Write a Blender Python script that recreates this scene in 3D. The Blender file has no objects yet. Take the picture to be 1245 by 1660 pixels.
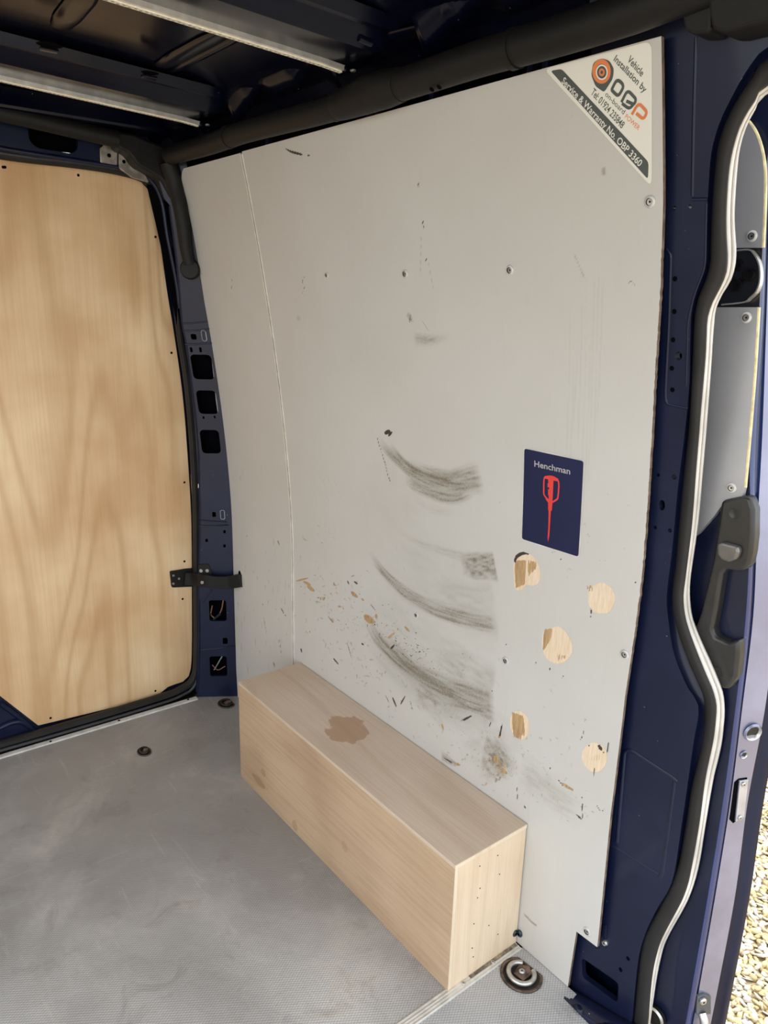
import bpy, bmesh, math, random
import numpy as np
from mathutils import Vector, Matrix
from mathutils.geometry import delaunay_2d_cdt
random.seed(7); rng = np.random.default_rng(7)
S = bpy.context.scene; COL = S.collection

# ------------------------------------------------------------------ camera
F_PX = 1227.775; YAW, PITCH, ROLL = 0.9006, 0.2733, 0.0278
CAM = np.array([0.0, 0.0, 1.3234])
_fw = np.array([-math.sin(YAW)*math.cos(PITCH), math.cos(YAW)*math.cos(PITCH), -math.sin(PITCH)])
_rt = np.array([math.cos(YAW), math.sin(YAW), 0.0]); _up = np.cross(_rt, _fw)
RT = math.cos(ROLL)*_rt + math.sin(ROLL)*_up
UP = -math.sin(ROLL)*_rt + math.cos(ROLL)*_up
FW = _fw
cd = bpy.data.cameras.new('camera'); cam = bpy.data.objects.new('camera', cd); COL.objects.link(cam)
cam.matrix_world = Matrix(((RT[0], UP[0], -FW[0], CAM[0]), (RT[1], UP[1], -FW[1], CAM[1]), (RT[2], UP[2], -FW[2], CAM[2]), (0, 0, 0, 1)))
cd.sensor_fit = 'VERTICAL'; cd.sensor_height = 36.0; cd.lens = F_PX/1660*36.0; cd.clip_start = 0.01
S.camera = cam

# ------------------------------------------------------------------ light
w = bpy.data.worlds.new('world'); S.world = w; w.use_nodes = True
wb = w.node_tree.nodes['Background']; wb.inputs[0].default_value = (0.93, 0.97, 1.0, 1); wb.inputs[1].default_value = 1.25
sd = bpy.data.lights.new('sun', 'SUN'); sd.energy = 1.9; sd.angle = math.radians(6); sd.color = (1, 0.95, 0.86)
so = bpy.data.objects.new('sun', sd); COL.objects.link(so)
so.rotation_euler = Vector((0.12, -0.62, -0.78)).to_track_quat('-Z', 'Y').to_euler()
S.view_settings.view_transform = 'Standard'; S.view_settings.look = 'None'
S.view_settings.gamma = 1; S.view_settings.exposure = 0.97; S.view_settings.use_curve_mapping = False

# ------------------------------------------------------------------ surfaces of the van and the sight lines measured on them
def Yw(z):
    return 1.065 - 0.1243*np.maximum(0, np.asarray(z, float) - 0.6)**1.7
def ray(u, v): return (u-622.5)/F_PX*RT - (v-830)/F_PX*UP + FW
def P(u, v, ax, val):
    d = ray(u, v); return CAM + d*((val-CAM[ax])/d[ax])
def W(u, v, off=0.0):                                   # point on the curved side wall
    d = ray(u, v); t = 1.0
    for i in range(40): t = (float(Yw((CAM+t*d)[2])) + off)/d[1]
    p = CAM + t*d
    return p
def WX(u, v, off=0.0):
    p = W(u, v, off); return (p[0], p[2])
DX, DY = 0.078, 0.121
def D(u, v, off=0.0):                                   # point on the slanted rear pillar
    d = ray(u, v); n = np.array([DY, -DX, 0]); n = n/np.linalg.norm(n); t = 1.0
    for i in range(40):
        z = (CAM+t*d)[2]; p0 = np.array([-2.127, float(Yw(z)), z]) + n*(off)
        t = ((p0-CAM)@n)/(d@n)
    return CAM + t*d
def Dmap(s, z, off=0.0):
    n = np.array([DY, -DX, 0])/math.hypot(DX, DY); L = math.hypot(DX, DY)
    return np.array([-2.127 - DX/L*s, float(Yw(z)) - DY/L*s, z]) + n*off
def Ds(u, v):
    p = D(u, v); L = math.hypot(DX, DY); q = p - np.array([-2.127, float(Yw(p[2])), p[2]])
    return (-(q[0]*DX+q[1]*DY)/L, p[2])

# ------------------------------------------------------------------ materials
def mat(name):
    m = bpy.data.materials.new(name); m.use_nodes = True; nt = m.node_tree
    return m, nt, nt.nodes['Principled BSDF']
def N(nt, t, **k):
    n = nt.nodes.new(t)
    for a, b in k.items():
        if a.startswith('i_'):
            key = a[2:]; key = int(key) if key.isdigit() else key
            n.inputs[key].default_value = b
        else: setattr(n, a, b)
    return n
def mix(nt, f, a, b, bt='MIX'):
    n = nt.nodes.new('ShaderNodeMix'); n.data_type = 'RGBA'; n.blend_type = bt
    for i, x in ((0, f), (6, a), (7, b)):
        if isinstance(x, (int, float)): n.inputs[i].default_value = x
        elif isinstance(x, tuple): n.inputs[i].default_value = (*x, 1) if len(x) == 3 else x
        else: nt.links.new(x, n.inputs[i])
    return n.outputs[2]
def mth(nt, op, a, b=0.0, c=None, clamp=False):
    n = nt.nodes.new('ShaderNodeMath'); n.operation = op; n.use_clamp = clamp
    for i, x in enumerate((a, b) if c is None else (a, b, c)):
        if isinstance(x, (int, float)): n.inputs[i].default_value = x
        else: nt.links.new(x, n.inputs[i])
    return n.outputs[0]
def ramp(nt, x, a, b):
    n = nt.nodes.new('ShaderNodeMapRange'); n.inputs[1].default_value = a; n.inputs[2].default_value = b
    nt.links.new(x, n.inputs[0]); return n.outputs[0]
def coords(nt, scale=(1, 1, 1), rot=(0, 0, 0), loc=(0, 0, 0)):
    t = nt.nodes.new('ShaderNodeTexCoord'); m = nt.nodes.new('ShaderNodeMapping')
    m.inputs['Scale'].default_value = scale; m.inputs['Rotation'].default_value = rot; m.inputs['Location'].default_value = loc
    nt.links.new(t.outputs['Object'], m.inputs[0]); return m.outputs[0]
def noise(nt, vec, sc, det=3, rough=.5, dist=0):
    n = N(nt, 'ShaderNodeTexNoise'); n.inputs['Scale'].default_value = sc; n.inputs['Detail'].default_value = det
    n.inputs['Roughness'].default_value = rough; n.inputs['Distortion'].default_value = dist
    nt.links.new(vec, n.inputs['Vector']); return n.outputs[0]
def bump(nt, b, h, st, d=0.001):
    n = N(nt, 'ShaderNodeBump'); n.inputs['Strength'].default_value = st; n.inputs['Distance'].default_value = d
    nt.links.new(h, n.inputs['Height']); nt.links.new(n.outputs[0], b.inputs['Normal'])
def simple(name, c, rough=.5, metal=0, coat=0, var=.12, sc=30):
    m, nt, b = mat(name); v = coords(nt); n = noise(nt, v, sc)
    cc = mix(nt, ramp(nt, n, .35, .65), tuple(x*(1-var) for x in c), tuple(min(1, x*(1+var)) for x in c))
    nt.links.new(cc, b.inputs['Base Color']); b.inputs['Roughness'].default_value = rough; b.inputs['Metallic'].default_value = metal
    b.inputs['Coat Weight'].default_value = coat; b.inputs['Coat Roughness'].default_value = .08
    return m
def navy_mat(name='navy_paint', c=(0.0042, 0.0075, 0.029), rough=.38, coat=.2):
    m, nt, b = mat(name); v = coords(nt)
    n = noise(nt, v, 6, 5, .6)
    c2 = mix(nt, ramp(nt, n, .45, .75), c, tuple(x*1.35+.004 for x in c))
    sp = noise(nt, v, 140, 2, .5); c3 = mix(nt, ramp(nt, sp, .775, .79), c2, (.25, .25, .24))
    nt.links.new(c3, b.inputs['Base Color']); b.inputs['Specular IOR Level'].default_value = .28
    nt.links.new(mth(nt, 'MULTIPLY_ADD', n, .25, rough-.12), b.inputs['Roughness'])
    b.inputs['Coat Weight'].default_value = coat; b.inputs['Coat Roughness'].default_value = .07
    return m
NAVY = navy_mat(); NAVY_ROOF = navy_mat('navy_roof_shaded', (0.0010, 0.0020, 0.0095), .20, .08); NAVY_ROOF.node_tree.nodes['Principled BSDF'].inputs['Specular IOR Level'].default_value = .26  # roof copy of the body navy, darkened to put overhead shade into the colour
BLUE = navy_mat('outer_blue_paint', (0.008, 0.025, 0.13), .25, 1.0)
BLACKP = simple('black_textured_plastic', (.0085, .0080, .0078), .55, sc=60); BLACKP.node_tree.nodes['Principled BSDF'].inputs['Specular IOR Level'].default_value = .3
RUBBER = simple('black_rubber', (.011, .0100, .0098), .62, sc=15, var=.3)
BULB = simple('highlit_grey_rubber_bulb', (.62, .59, .55), .3, coat=.3, sc=12, var=.2)  # worn grey rubber, lightened to paint in the highlight from outside
DARK = simple('dark_hollow', (.002, .002, .003), 1); DARK.node_tree.nodes['Principled BSDF'].inputs['Specular IOR Level'].default_value = .05
CAVITY = simple('cavity_shade', (.0015, .0018, .003), 1); CAVITY.node_tree.nodes['Principled BSDF'].inputs['Specular IOR Level'].default_value = .05  # near black: the shade inside the hollow body painted as colour
STEEL = simple('zinc_steel', (.55, .54, .52), .38, .9, sc=80)
WASHER = simple('screw_cover_grey', (.55, .54, .52), .4, .2, sc=200)
RUST = simple('rusty_steel', (.13, .085, .065), .7, .4, var=.6, sc=60)
RUSTD = simple('dark_rusty_pan', (.022, .017, .014), .75, .2, var=.5, sc=40)
ALU = simple('aluminium', (.72, .71, .68), .35, .6, var=.12, sc=50)
WHITEALU = simple('worn_white_strip', (.68, .66, .63), .45, .1, var=.15, sc=25)
PLYEDGE = simple('pale_ply_edge', (.72, .62, .35), .7, var=.2, sc=60)
BROWN_EDGE = simple('frayed_brown_ply_edge', (.17, .12, .09), .8, var=.4, sc=60)
DOORGREY = simple('door_lining_grey', (.40, .40, .42), .32, .25, var=.05, sc=9)
LEDM = simple('led_diffuser_white', (.85, .80, .68), .3, var=.1, sc=200)
COPPER = simple('wire_brown', (.25, .12, .07), .5)

def wood_mat(name, c1, c2, line, stretch, scale, lines=28, stain=None, rough=.55, ringp=4.0, ringm=.42, finem=.38):
    """rotary cut veneer: contour lines of a stretched noise; stretch = coordinate scale, small along the grain"""
    m, nt, b = mat(name); v = coords(nt, stretch)
    n0 = noise(nt, v, scale, 2, .45, .3)
    rings = mth(nt, 'SINE', mth(nt, 'MULTIPLY', n0, lines*2*math.pi))
    rings = mth(nt, 'POWER', mth(nt, 'MULTIPLY_ADD', rings, .5, .5), ringp)
    fine = noise(nt, coords(nt, tuple(x*(1 if x < .8 else 9) for x in stretch)), scale*6, 4, .65)
    blot = noise(nt, coords(nt), 3.5, 3, .5)
    c = mix(nt, ramp(nt, blot, .35, .68), c1, c2)
    c = mix(nt, mth(nt, 'MULTIPLY', rings, ringm), c, line)
    c = mix(nt, mth(nt, 'MULTIPLY', ramp(nt, fine, .42, .75), finem), c, tuple(x*.72 for x in line))
    if stain:
        for (ax, bx, cx, r, col, amt) in stain:     # centre, radius, colour of a liquid mark
            t = nt.nodes.new('ShaderNodeTexCoord'); s = nt.nodes.new('ShaderNodeVectorMath'); s.operation = 'SUBTRACT'
            nt.links.new(t.outputs['Object'], s.inputs[0]); s.inputs[1].default_value = (ax, bx, cx)
            l = nt.nodes.new('ShaderNodeVectorMath'); l.operation = 'LENGTH'
            sc = nt.nodes.new('ShaderNodeVectorMath'); sc.operation = 'MULTIPLY'; sc.inputs[1].default_value = (1.0/r[0], 1.0/r[1], 1.0/r[2])
            nt.links.new(s.outputs[0], sc.inputs[0]); nt.links.new(sc.outputs[0], l.inputs[0])
            nn = noise(nt, coords(nt), 26, 2, .5)
            dd = mth(nt, 'ADD', l.outputs['Value'], mth(nt, 'MULTIPLY_ADD', nn, 1.5, -.75))
            f = mth(nt, 'MULTIPLY', mth(nt, 'SUBTRACT', 1.0, ramp(nt, dd, .93, 1.02)), amt)
            c = mix(nt, f, c, col)
    nt.links.new(c, b.inputs['Base Color']); b.inputs['Roughness'].default_value = rough
    bump(nt, b, fine, .15, .0006)
    return m

# ------------------------------------------------------------------ mesh helpers
def link(name, me, parent=None, m=None):
    o = bpy.data.objects.new(name, me); COL.objects.link(o)
    if parent: o.parent = parent
    if m is not None and me is not None:
        for x in (m if isinstance(m, (list, tuple)) else [m]): me.materials.append(x)
    return o
def mk(name, vs, fs, m, parent=None, smooth=False, mi=None):
    me = bpy.data.meshes.new(name); me.from_pydata([tuple(map(float, v)) for v in vs], [], [tuple(int(i) for i in f) for f in fs]); me.validate(); me.update()
    if smooth: me.shade_smooth()
    o = link(name, me, parent, m)
    if mi is not None: me.polygons.foreach_set('material_index', mi)
    return o
def empty(name, loc=(0, 0, 0), parent=None):
    o = bpy.data.objects.new(name, None); COL.objects.link(o); o.location = loc; o.empty_display_size = .05
    if parent: o.parent = parent
    return o
def thing(o, label, cat, group=None):
    o['label'] = label; o['category'] = cat
    if group: o['group'] = group
    return o
def struct(o, label=None):
    o['kind'] = 'structure'
    if label: o['label'] = label
    return o
def fix(o):
    bm = bmesh.new(); bm.from_mesh(o.data); bmesh.ops.remove_doubles(bm, verts=bm.verts, dist=1e-6)
    bmesh.ops.recalc_face_normals(bm, faces=bm.faces); bm.to_mesh(o.data); bm.free(); return o
def solid(o, t, off=-1.0):
    s = o.modifiers.new('s', 'SOLIDIFY'); s.thickness = t; s.offset = off; return o
def bevel(o, wd, seg=2):
    s = o.modifiers.new('b', 'BEVEL'); s.width = wd; s.segments = seg; s.limit_method = 'ANGLE'; s.angle_limit = math.radians(35); return o
def box(name, lo, hi, m, parent=None, bv=0):
    x0, y0, z0 = lo; x1, y1, z1 = hi
    vs = [(x, y, z) for x in (x0, x1) for y in (y0, y1) for z in (z0, z1)]
    o = mk(name, vs, [(0, 1, 3, 2), (4, 6, 7, 5), (0, 4, 5, 1), (2, 3, 7, 6), (0, 2, 6, 4), (1, 5, 7, 3)], m, parent)
    if bv: bevel(o, bv)
    return o
def smoothline(pts, n, closed=False):
    """points resampled evenly by length along a Catmull-Rom spline"""
    p = np.array(pts, float); k = len(p)
    q = np.vstack([2*p[0]-p[1], p, 2*p[-1]-p[-2]]) if not closed else np.vstack([p[-1], p, p[0], p[1]])
    out = []
    for i in range(k-1 if not closed else k):
        a, b, c, d = q[i], q[i+1], q[i+2], q[i+3]
        for t in np.linspace(0, 1, 12, endpoint=False):
            out.append(.5*((2*b)+(-a+c)*t+(2*a-5*b+4*c-d)*t*t+(-a+3*b-3*c+d)*t**3))
    out.append(p[-1] if not closed else p[0]); out = np.array(out)
    L = np.r_[0, np.cumsum(np.linalg.norm(np.diff(out, axis=0), axis=1))]
    s = np.linspace(0, L[-1], n)
    return np.array([np.interp(s, L, out[:, j]) for j in range(p.shape[1])]).T
def loft(name, curves, m, parent=None, smooth=True, n=120, closed_profile=False, raw=False):
    cs = [np.array(c) if raw else smoothline(c, n) for c in curves]; n = len(cs[0]); k = len(cs)
    vs = np.vstack(cs); fs = []
    for j in range(k-1 if not closed_profile else k):
        j2 = (j+1) % k
        for i in range(n-1): fs.append((j*n+i, j*n+i+1, j2*n+i+1, j2*n+i))
    return fix(mk(name, vs, fs, m, parent, smooth))
def frame_sweep(name, line, prof, m, parent=None, upv=(0, 0, 1), smooth=True, caps=True, radii=None):
    """sweeps a closed profile [(a,b)] along line; a along side, b along upv-ish"""
    L = np.array(line, float); n = len(L); k = len(prof); vs = []
    for i in range(n):
        t = L[min(i+1, n-1)]-L[max(i-1, 0)]; t = t/np.linalg.norm(t)
        s = np.cross(t, np.array(upv, float)); s /= np.linalg.norm(s); u = np.cross(s, t)
        r = 1 if radii is None else radii[i]
        for a, b in prof: vs.append(L[i]+s*a*r+u*b*r)
    fs = [(i*k+j, i*k+(j+1) % k, (i+1)*k+(j+1) % k, (i+1)*k+j) for i in range(n-1) for j in range(k)]
    if caps: fs += [tuple(range(k))[::-1], tuple((n-1)*k+j for j in range(k))]
    o = fix(mk(name, vs, fs, m, parent, False))
    if smooth: o.data.shade_smooth(); o.data.set_sharp_from_angle(angle=math.radians(45))
    return o
def circ(r, k=14, sy=1.0): return [(r*math.cos(2*math.pi*i/k), r*sy*math.sin(2*math.pi*i/k)) for i in range(k)]
def tube(name, pts, r, m, parent=None, n=40, k=14, radii=None, upv=(0, 0, 1), sy=1.0):
    line = smoothline(pts, n)
    if radii is not None: radii = np.interp(np.linspace(0, 1, n), np.linspace(0, 1, len(radii)), radii)
    return frame_sweep(name, line, circ(r, k, sy), m, parent, upv, radii=radii)
def lathe_mesh(name, prof, k=20, mats=(), mi=None, sx=1.0, flat=0.0):
    vs = []; fs = []; idx = []
    for r, z in prof:
        for i in range(k):
            a = 2*math.pi*i/k; vs.append((r*math.cos(a)*sx, r*math.sin(a), z))
    for j in range(len(prof)-1):
        for i in range(k):
            fs.append((j*k+i, j*k+(i+1) % k, (j+1)*k+(i+1) % k, (j+1)*k+i)); idx.append(mi[j] if mi else 0)
    fs.append(tuple((len(prof)-1)*k+i for i in range(k))); idx.append(mi[-1] if mi else 0)
    me = bpy.data.meshes.new(name); me.from_pydata(vs, [], fs); me.update()
    for x in mats: me.materials.append(x)
    me.polygons.foreach_set('material_index', idx); me.shade_smooth(); me.set_sharp_from_angle(angle=math.radians(35)); return me
def inside(px, py, poly):
    poly = np.asarray(poly); x0, y0 = poly[:, 0], poly[:, 1]; x1, y1 = np.roll(x0, -1), np.roll(y0, -1)
    c = np.zeros(np.shape(px), bool)
    for a, b, d, e in zip(x0, y0, x1, y1):
        if b == e: continue
        c ^= ((b > py) != (e > py)) & (px < (d-a)*(py-b)/(e-b)+a)
    return c
def sheet(name, outer, holes, fn, m, parent=None, step=.04, lip=.012, lipdir=None, smooth=True, thick=0.0):
    """sheet metal cut to an outline with real holes, laid on the surface fn(a,b)->xyz; hole edges get a returned lip"""
    def sub(lp, st):
        out = []
        for i in range(len(lp)):
            a, b = np.array(lp[i], float), np.array(lp[(i+1) % len(lp)], float); n = max(1, int(np.linalg.norm(b-a)/st))
            out += [tuple(a+(b-a)*t/n) for t in range(n)]
        return out
    outer = sub(outer, step); holes = [sub(h, step) for h in holes]
    vs = []; ed = []; loops = [outer]+list(holes)
    for lp in loops:
        s = len(vs); lp = list(lp); vs += [Vector((float(a), float(b))) for a, b in lp]
        ed += [(s+i, s+(i+1) % len(lp)) for i in range(len(lp))]
    oa = np.array([tuple(v) for v in vs]); lo, hi = oa.min(0), oa.max(0)
    gx, gy = np.meshgrid(np.arange(lo[0]+step/2, hi[0], step), np.arange(lo[1]+step/2, hi[1], step)); gx = gx.ravel(); gy = gy.ravel()
    ok = inside(gx, gy, outer)
    for h in holes: ok &= ~inside(gx, gy, h)
    vs += [Vector((float(a), float(b))) for a, b in zip(gx[ok], gy[ok])]
    r = delaunay_2d_cdt(vs, ed, [], 0, 1e-7); co, tri = r[0], r[2]
    c2 = np.array([tuple(v) for v in co]); T = np.array([t for t in tri])
    ce = c2[T].mean(1); ok = inside(ce[:, 0], ce[:, 1], outer)
    for h in holes: ok &= ~inside(ce[:, 0], ce[:, 1], h)
    V = [fn(a, b, 0) for a, b in c2]; Fs = [tuple(t) for t in T[ok]]
    for lp in holes:
        s = len(V); kk = len(lp)
        for a, b in lp: V.append(fn(a, b, 0))
        for a, b in lp: V.append(fn(a, b, lip))
        Fs += [(s+i, s+(i+1) % kk, s+kk+(i+1) % kk, s+kk+i) for i in range(kk)]
    o = mk(name, V, Fs, m, parent)
    bm = bmesh.new(); bm.from_mesh(o.data); bmesh.ops.remove_doubles(bm, verts=bm.verts, dist=2e-5); bmesh.ops.recalc_face_normals(bm, faces=bm.faces)
    bm.to_mesh(o.data); bm.free()
    if smooth: o.data.shade_smooth(); o.data.set_sharp_from_angle(angle=math.radians(40))
    if thick: solid(o, thick, 0)
    return o
def rrect(cx, cy, wx, wy, r, k=4, rot=0):
    pts = []
    for sx, sy, a0 in ((1, 1, 0), (-1, 1, 90), (-1, -1, 180), (1, -1, 270)):
        for i in range(k+1):
            a = math.radians(a0+90*i/k); pts.append((sx*(wx/2-r)+r*math.cos(a), sy*(wy/2-r)+r*math.sin(a)))
    c, s = math.cos(rot), math.sin(rot)
    return [(cx+c*x-s*y, cy+s*x+c*y) for x, y in pts]
def roundpoly(pts, r, k=4):
    pts = [np.array(p, float) for p in pts]; out = []; n = len(pts)
    for i in range(n):
        a, b, c = pts[i-1], pts[i], pts[(i+1) % n]; d1 = a-b; d2 = c-b; l1 = np.linalg.norm(d1); l2 = np.linalg.norm(d2)
        rr = min(r, l1*.45, l2*.45); p0 = b+d1/l1*rr; p1 = b+d2/l2*rr
        for j in range(k+1):
            t = j/k; out.append(tuple((1-t)**2*p0+2*t*(1-t)*b+t*t*p1))
    return out
def wfn(off):                                           # wall surface: positive depth = outwards, away from the cabin
    return lambda a, b, d: (a, float(Yw(b))+off+d, b)
def plate(name, poly, fn0, fn1, m, parent=None, bv=0):
    """closed slab between two mappings of one outline"""
    k = len(poly); vs = [fn0(a, b) for a, b in poly]+[fn1(a, b) for a, b in poly]
    fs = [tuple(range(k)), tuple(range(k, 2*k))[::-1]]+[(i, (i+1) % k, k+(i+1) % k, k+i) for i in range(k)]
    o = fix(mk(name, vs, fs, m, parent))
    if bv: bevel(o, bv)
    return o
def orient(o, p, nrm, spin=0):
    q = Vector(tuple(nrm)).to_track_quat('Z', 'Y'); o.location = tuple(p); o.rotation_euler = (q.to_matrix() @ Matrix.Rotation(spin, 3, 'Z')).to_euler()
def wnormal(z):
    dy = (float(Yw(z+.01))-float(Yw(z-.01)))/.02; v = np.array([0, -1, dy]); return v/np.linalg.norm(v)

# ------------------------------------------------------------------ the floor
def floor_mat(name, light):
    m, nt, b = mat(name); v = coords(nt)
    big = noise(nt, v, 2.4, 5, .62, .4); med = noise(nt, v, 9, 5, .7, .8); fin = noise(nt, v, 60, 3, .6)
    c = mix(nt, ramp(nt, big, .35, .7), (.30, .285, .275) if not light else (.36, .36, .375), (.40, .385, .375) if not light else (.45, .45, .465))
    # long scuffs dragged across the floor
    sc = noise(nt, coords(nt, (1.2, 14, 1), (0, 0, .5)), 3.0, 5, .7, .5); sc2 = noise(nt, coords(nt, (16, 1.0, 1), (0, 0, -.35)), 3.0, 4, .7, .3)
    c = mix(nt, mth(nt, 'MULTIPLY', ramp(nt, sc, .60, .78), .55), c, (.60, .56, .52))
    c = mix(nt, mth(nt, 'MULTIPLY', ramp(nt, sc2, .62, .80), .50), c, (.60, .56, .52))
    sep = nt.nodes.new('ShaderNodeSeparateXYZ'); nt.links.new(v, sep.inputs[0])       # door daylight painted in: paler forward, fading to the rear and the wall
    door_daylight = mth(nt, 'ADD', ramp(nt, sep.outputs[0], -1.55, -.90), mth(nt, 'MULTIPLY_ADD', ramp(nt, sep.outputs[1], .95, .35), .6, -.6))
    door_daylight = mth(nt, 'ADD', door_daylight, mth(nt, 'MULTIPLY_ADD', big, 1.6, -.8), clamp=True)
    c = mix(nt, mth(nt, 'MULTIPLY', mth(nt, 'MAXIMUM', door_daylight, 0.0, clamp=True), .75), c, (.74, .72, .70))
    worn = mth(nt, 'MULTIPLY', ramp(nt, big, .52, .66), ramp(nt, med, .45, .62))
    c = mix(nt, mth(nt, 'MULTIPLY', worn, .5), c, (.66, .60, .52))
    c = mix(nt, mth(nt, 'MULTIPLY', ramp(nt, med, .56, .72), .38), c, (.17, .15, .14))
    # pressed wire mesh: little diamonds
    vo = N(nt, 'ShaderNodeTexVoronoi', feature='F1'); vo.inputs['Scale'].default_value = 1.0; vo.inputs['Randomness'].default_value = 0.0
    nt.links.new(coords(nt, (230, 150, 1), (0, 0, .785)), vo.inputs['Vector'])
    dots = ramp(nt, vo.outputs['Distance'], .25, .55)
    c = mix(nt, mth(nt, 'MULTIPLY', dots, .42), c, (.12, .118, .118))
    spk = noise(nt, v, 210, 1, .5); c = mix(nt, ramp(nt, spk, .80, .82), c, (.6, .58, .55))
    nt.links.new(c, b.inputs['Base Color'])
    nt.links.new(mth(nt, 'MULTIPLY_ADD', fin, .15, .34), b.inputs['Roughness'])
    bump(nt, b, dots, .5, .0008); b.inputs['Specular IOR Level'].default_value = .5
    return m
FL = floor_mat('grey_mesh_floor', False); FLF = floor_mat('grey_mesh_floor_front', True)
JX = -0.838
floor = struct(empty('floor'))
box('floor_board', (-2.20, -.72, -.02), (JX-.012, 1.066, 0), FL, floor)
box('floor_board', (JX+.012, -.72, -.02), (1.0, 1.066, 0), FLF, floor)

# ------------------------------------------------------------------ grey lining panels with their wear
XJ = -1.755
class Wear:
    def __init__(s, X, Z):
        s.X, s.Z = X, Z; sh = X.shape
        s.smudge = np.zeros(sh, np.float32); s.wood = np.full(sh, -.02, np.float32); s.dark = np.zeros(sh, np.float32); s.brown = np.zeros(sh, np.float32)
        s.x0, s.dx = X[0, 0], None
    def win(s, lo, hi):
        # rows vary in Z only
        zr = s.Z[:, 0]; a, b = np.searchsorted(zr, lo[1]), np.searchsorted(zr, hi[1])
        xr = s.X[s.X.shape[0]//2, :]; c, d = np.searchsorted(xr, lo[0]), np.searchsorted(xr, hi[0])
        return slice(max(a-1, 0), b+1), slice(max(c-4, 0), d+5)
def stroke(wr, layer, pts, w0, w1, inten, soft=.5, streak=0.0, ends=(.1, .1), seed=0, px=True):
    p = np.array([WX(*q) for q in pts] if px else pts, float)
    if px:
        d = W(*pts[0]); sc = np.linalg.norm(d-CAM)/F_PX*1.05
    else: sc = 1
    if len(p) > 2: p = smoothline(p, 24)
    wmax = max(w0, w1)*sc*.5*1.8+.003
    sl = wr.win(p.min(0)-wmax, p.max(0)+wmax); X, Z = wr.X[sl], wr.Z[sl]
    if X.size == 0: return
    seg = np.linalg.norm(np.diff(p, axis=0), axis=1); L = np.r_[0, np.cumsum(seg)]; tot = L[-1]+1e-9
    best = np.full(X.shape, 9.0); S_ = np.zeros(X.shape); Dn = np.zeros(X.shape)
    for i in range(len(p)-1):
        a, b = p[i], p[i+1]; e = b-a; l2 = e@e+1e-12
        t = np.clip(((X-a[0])*e[0]+(Z-a[1])*e[1])/l2, 0, 1); qx = a[0]+t*e[0]-X; qz = a[1]+t*e[1]-Z
        dd = np.hypot(qx, qz); k = dd < best
        best[k] = dd[k]; S_[k] = ((L[i]+t*seg[i])/tot)[k]; Dn[k] = (np.sign(e[0]*qz-e[1]*qx)*dd)[k]
    hw = (w0+(w1-w0)*S_)*sc*.5+1e-5
    if layer in ('dark', 'brown'): hw = np.maximum(hw, .0010)*(.35+.65*np.sin(math.pi*np.clip(S_*.9+.05, 0, 1)))
    if layer == 'smudge' and streak: hw = hw*1.5; streak = streak*.8; inten = inten*(1.0 if seed == 0 else 1) 
    f = np.clip((hw*(1+soft)-best)/(hw*2*soft+1e-6), 0, 1); f = f*f*(3-2*f)
    en = np.clip(S_/max(ends[0], 1e-3), 0, 1)*np.clip((1-S_)/max(ends[1], 1e-3), 0, 1)
    if streak:
        r = np.random.default_rng(seed); tab = r.random((64, 10)); 
        ix = (Dn/hw*6+32)+S_*1.5; iy = S_*8.99
        i0 = np.clip(ix.astype(int), 0, 62); fx = ix-i0; j0 = np.clip(iy.astype(int), 0, 8); fy = iy-j0
        nz = (tab[i0, j0]*(1-fx)+tab[i0+1, j0]*fx)*(1-fy)+(tab[i0, j0+1]*(1-fx)+tab[i0+1, j0+1]*fx)*fy
        f = f*(1-streak+streak*2*np.clip(nz, 0, 1)**1.3)
        f = f*(.8+.4*r.random(X.shape))
    A = getattr(wr, layer); A[sl] = np.maximum(A[sl], (f*en*inten).astype(np.float32))
def patch(wr, pts, px=True, layer='wood'):
    poly = np.array([WX(*q) for q in pts] if px else pts); poly = smoothline(poly, len(poly)*4, True)[:-1]
    sl = wr.win(poly.min(0)-.012, poly.max(0)+.012); X, Z = wr.X[sl], wr.Z[sl]; best = np.full(X.shape, 9.0)
    for i in range(len(poly)):
        a, b = poly[i-1], poly[i]; e = b-a; l2 = e@e+1e-12
        t = np.clip(((X-a[0])*e[0]+(Z-a[1])*e[1])/l2, 0, 1); best = np.minimum(best, np.hypot(a[0]+t*e[0]-X, a[1]+t*e[1]-Z))
    sdf = np.where(inside(X, Z, poly), best, -best).astype(np.float32)
    A = getattr(wr, layer); A[sl] = np.maximum(A[sl], sdf)
def ell(cx, cy, rx, ry, rot=0, n=12, j=.06):
    c, s = math.cos(rot), math.sin(rot); out = []
    for i in range(n):
        a = 2*math.pi*i/n; k = 1+random.uniform(-j, j); x, y = rx*k*math.cos(a), ry*k*math.sin(a); out.append((cx+c*x-s*y, cy+s*x+c*y))
    return out

m, nt, b = mat('scuffed_grey_lining'); LINING = m
v = coords(nt)
def attr(n): a = N(nt, 'ShaderNodeAttribute'); a.attribute_name = n; return a.outputs['Fac']
n1 = noise(nt, v, 2.2, 4, .55); n2 = noise(nt, coords(nt, (24, 24, 1.2)), 4, 4, .6); n3 = noise(nt, v, 220, 2, .6)
c = mix(nt, ramp(nt, n1, .35, .7), (.550, .532, .500), (.590, .578, .552))
c = mix(nt, mth(nt, 'MULTIPLY', ramp(nt, n2, .55, .8), .10), c, (.42, .38, .33))
weave = noise(nt, coords(nt, (1, 1, 1)), 420, 1, .5)
sm = mth(nt, 'MULTIPLY', attr('smudge'), mth(nt, 'MULTIPLY_ADD', weave, .9, .85), clamp=True)
c = mix(nt, sm, c, (.21, .185, .14))
wsd = mth(nt, 'ADD', attr('wood'), mth(nt, 'MULTIPLY_ADD', noise(nt, v, 300, 2, .6), .002, -.001))
wf = ramp(nt, wsd, -.0004, .0004)
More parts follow.
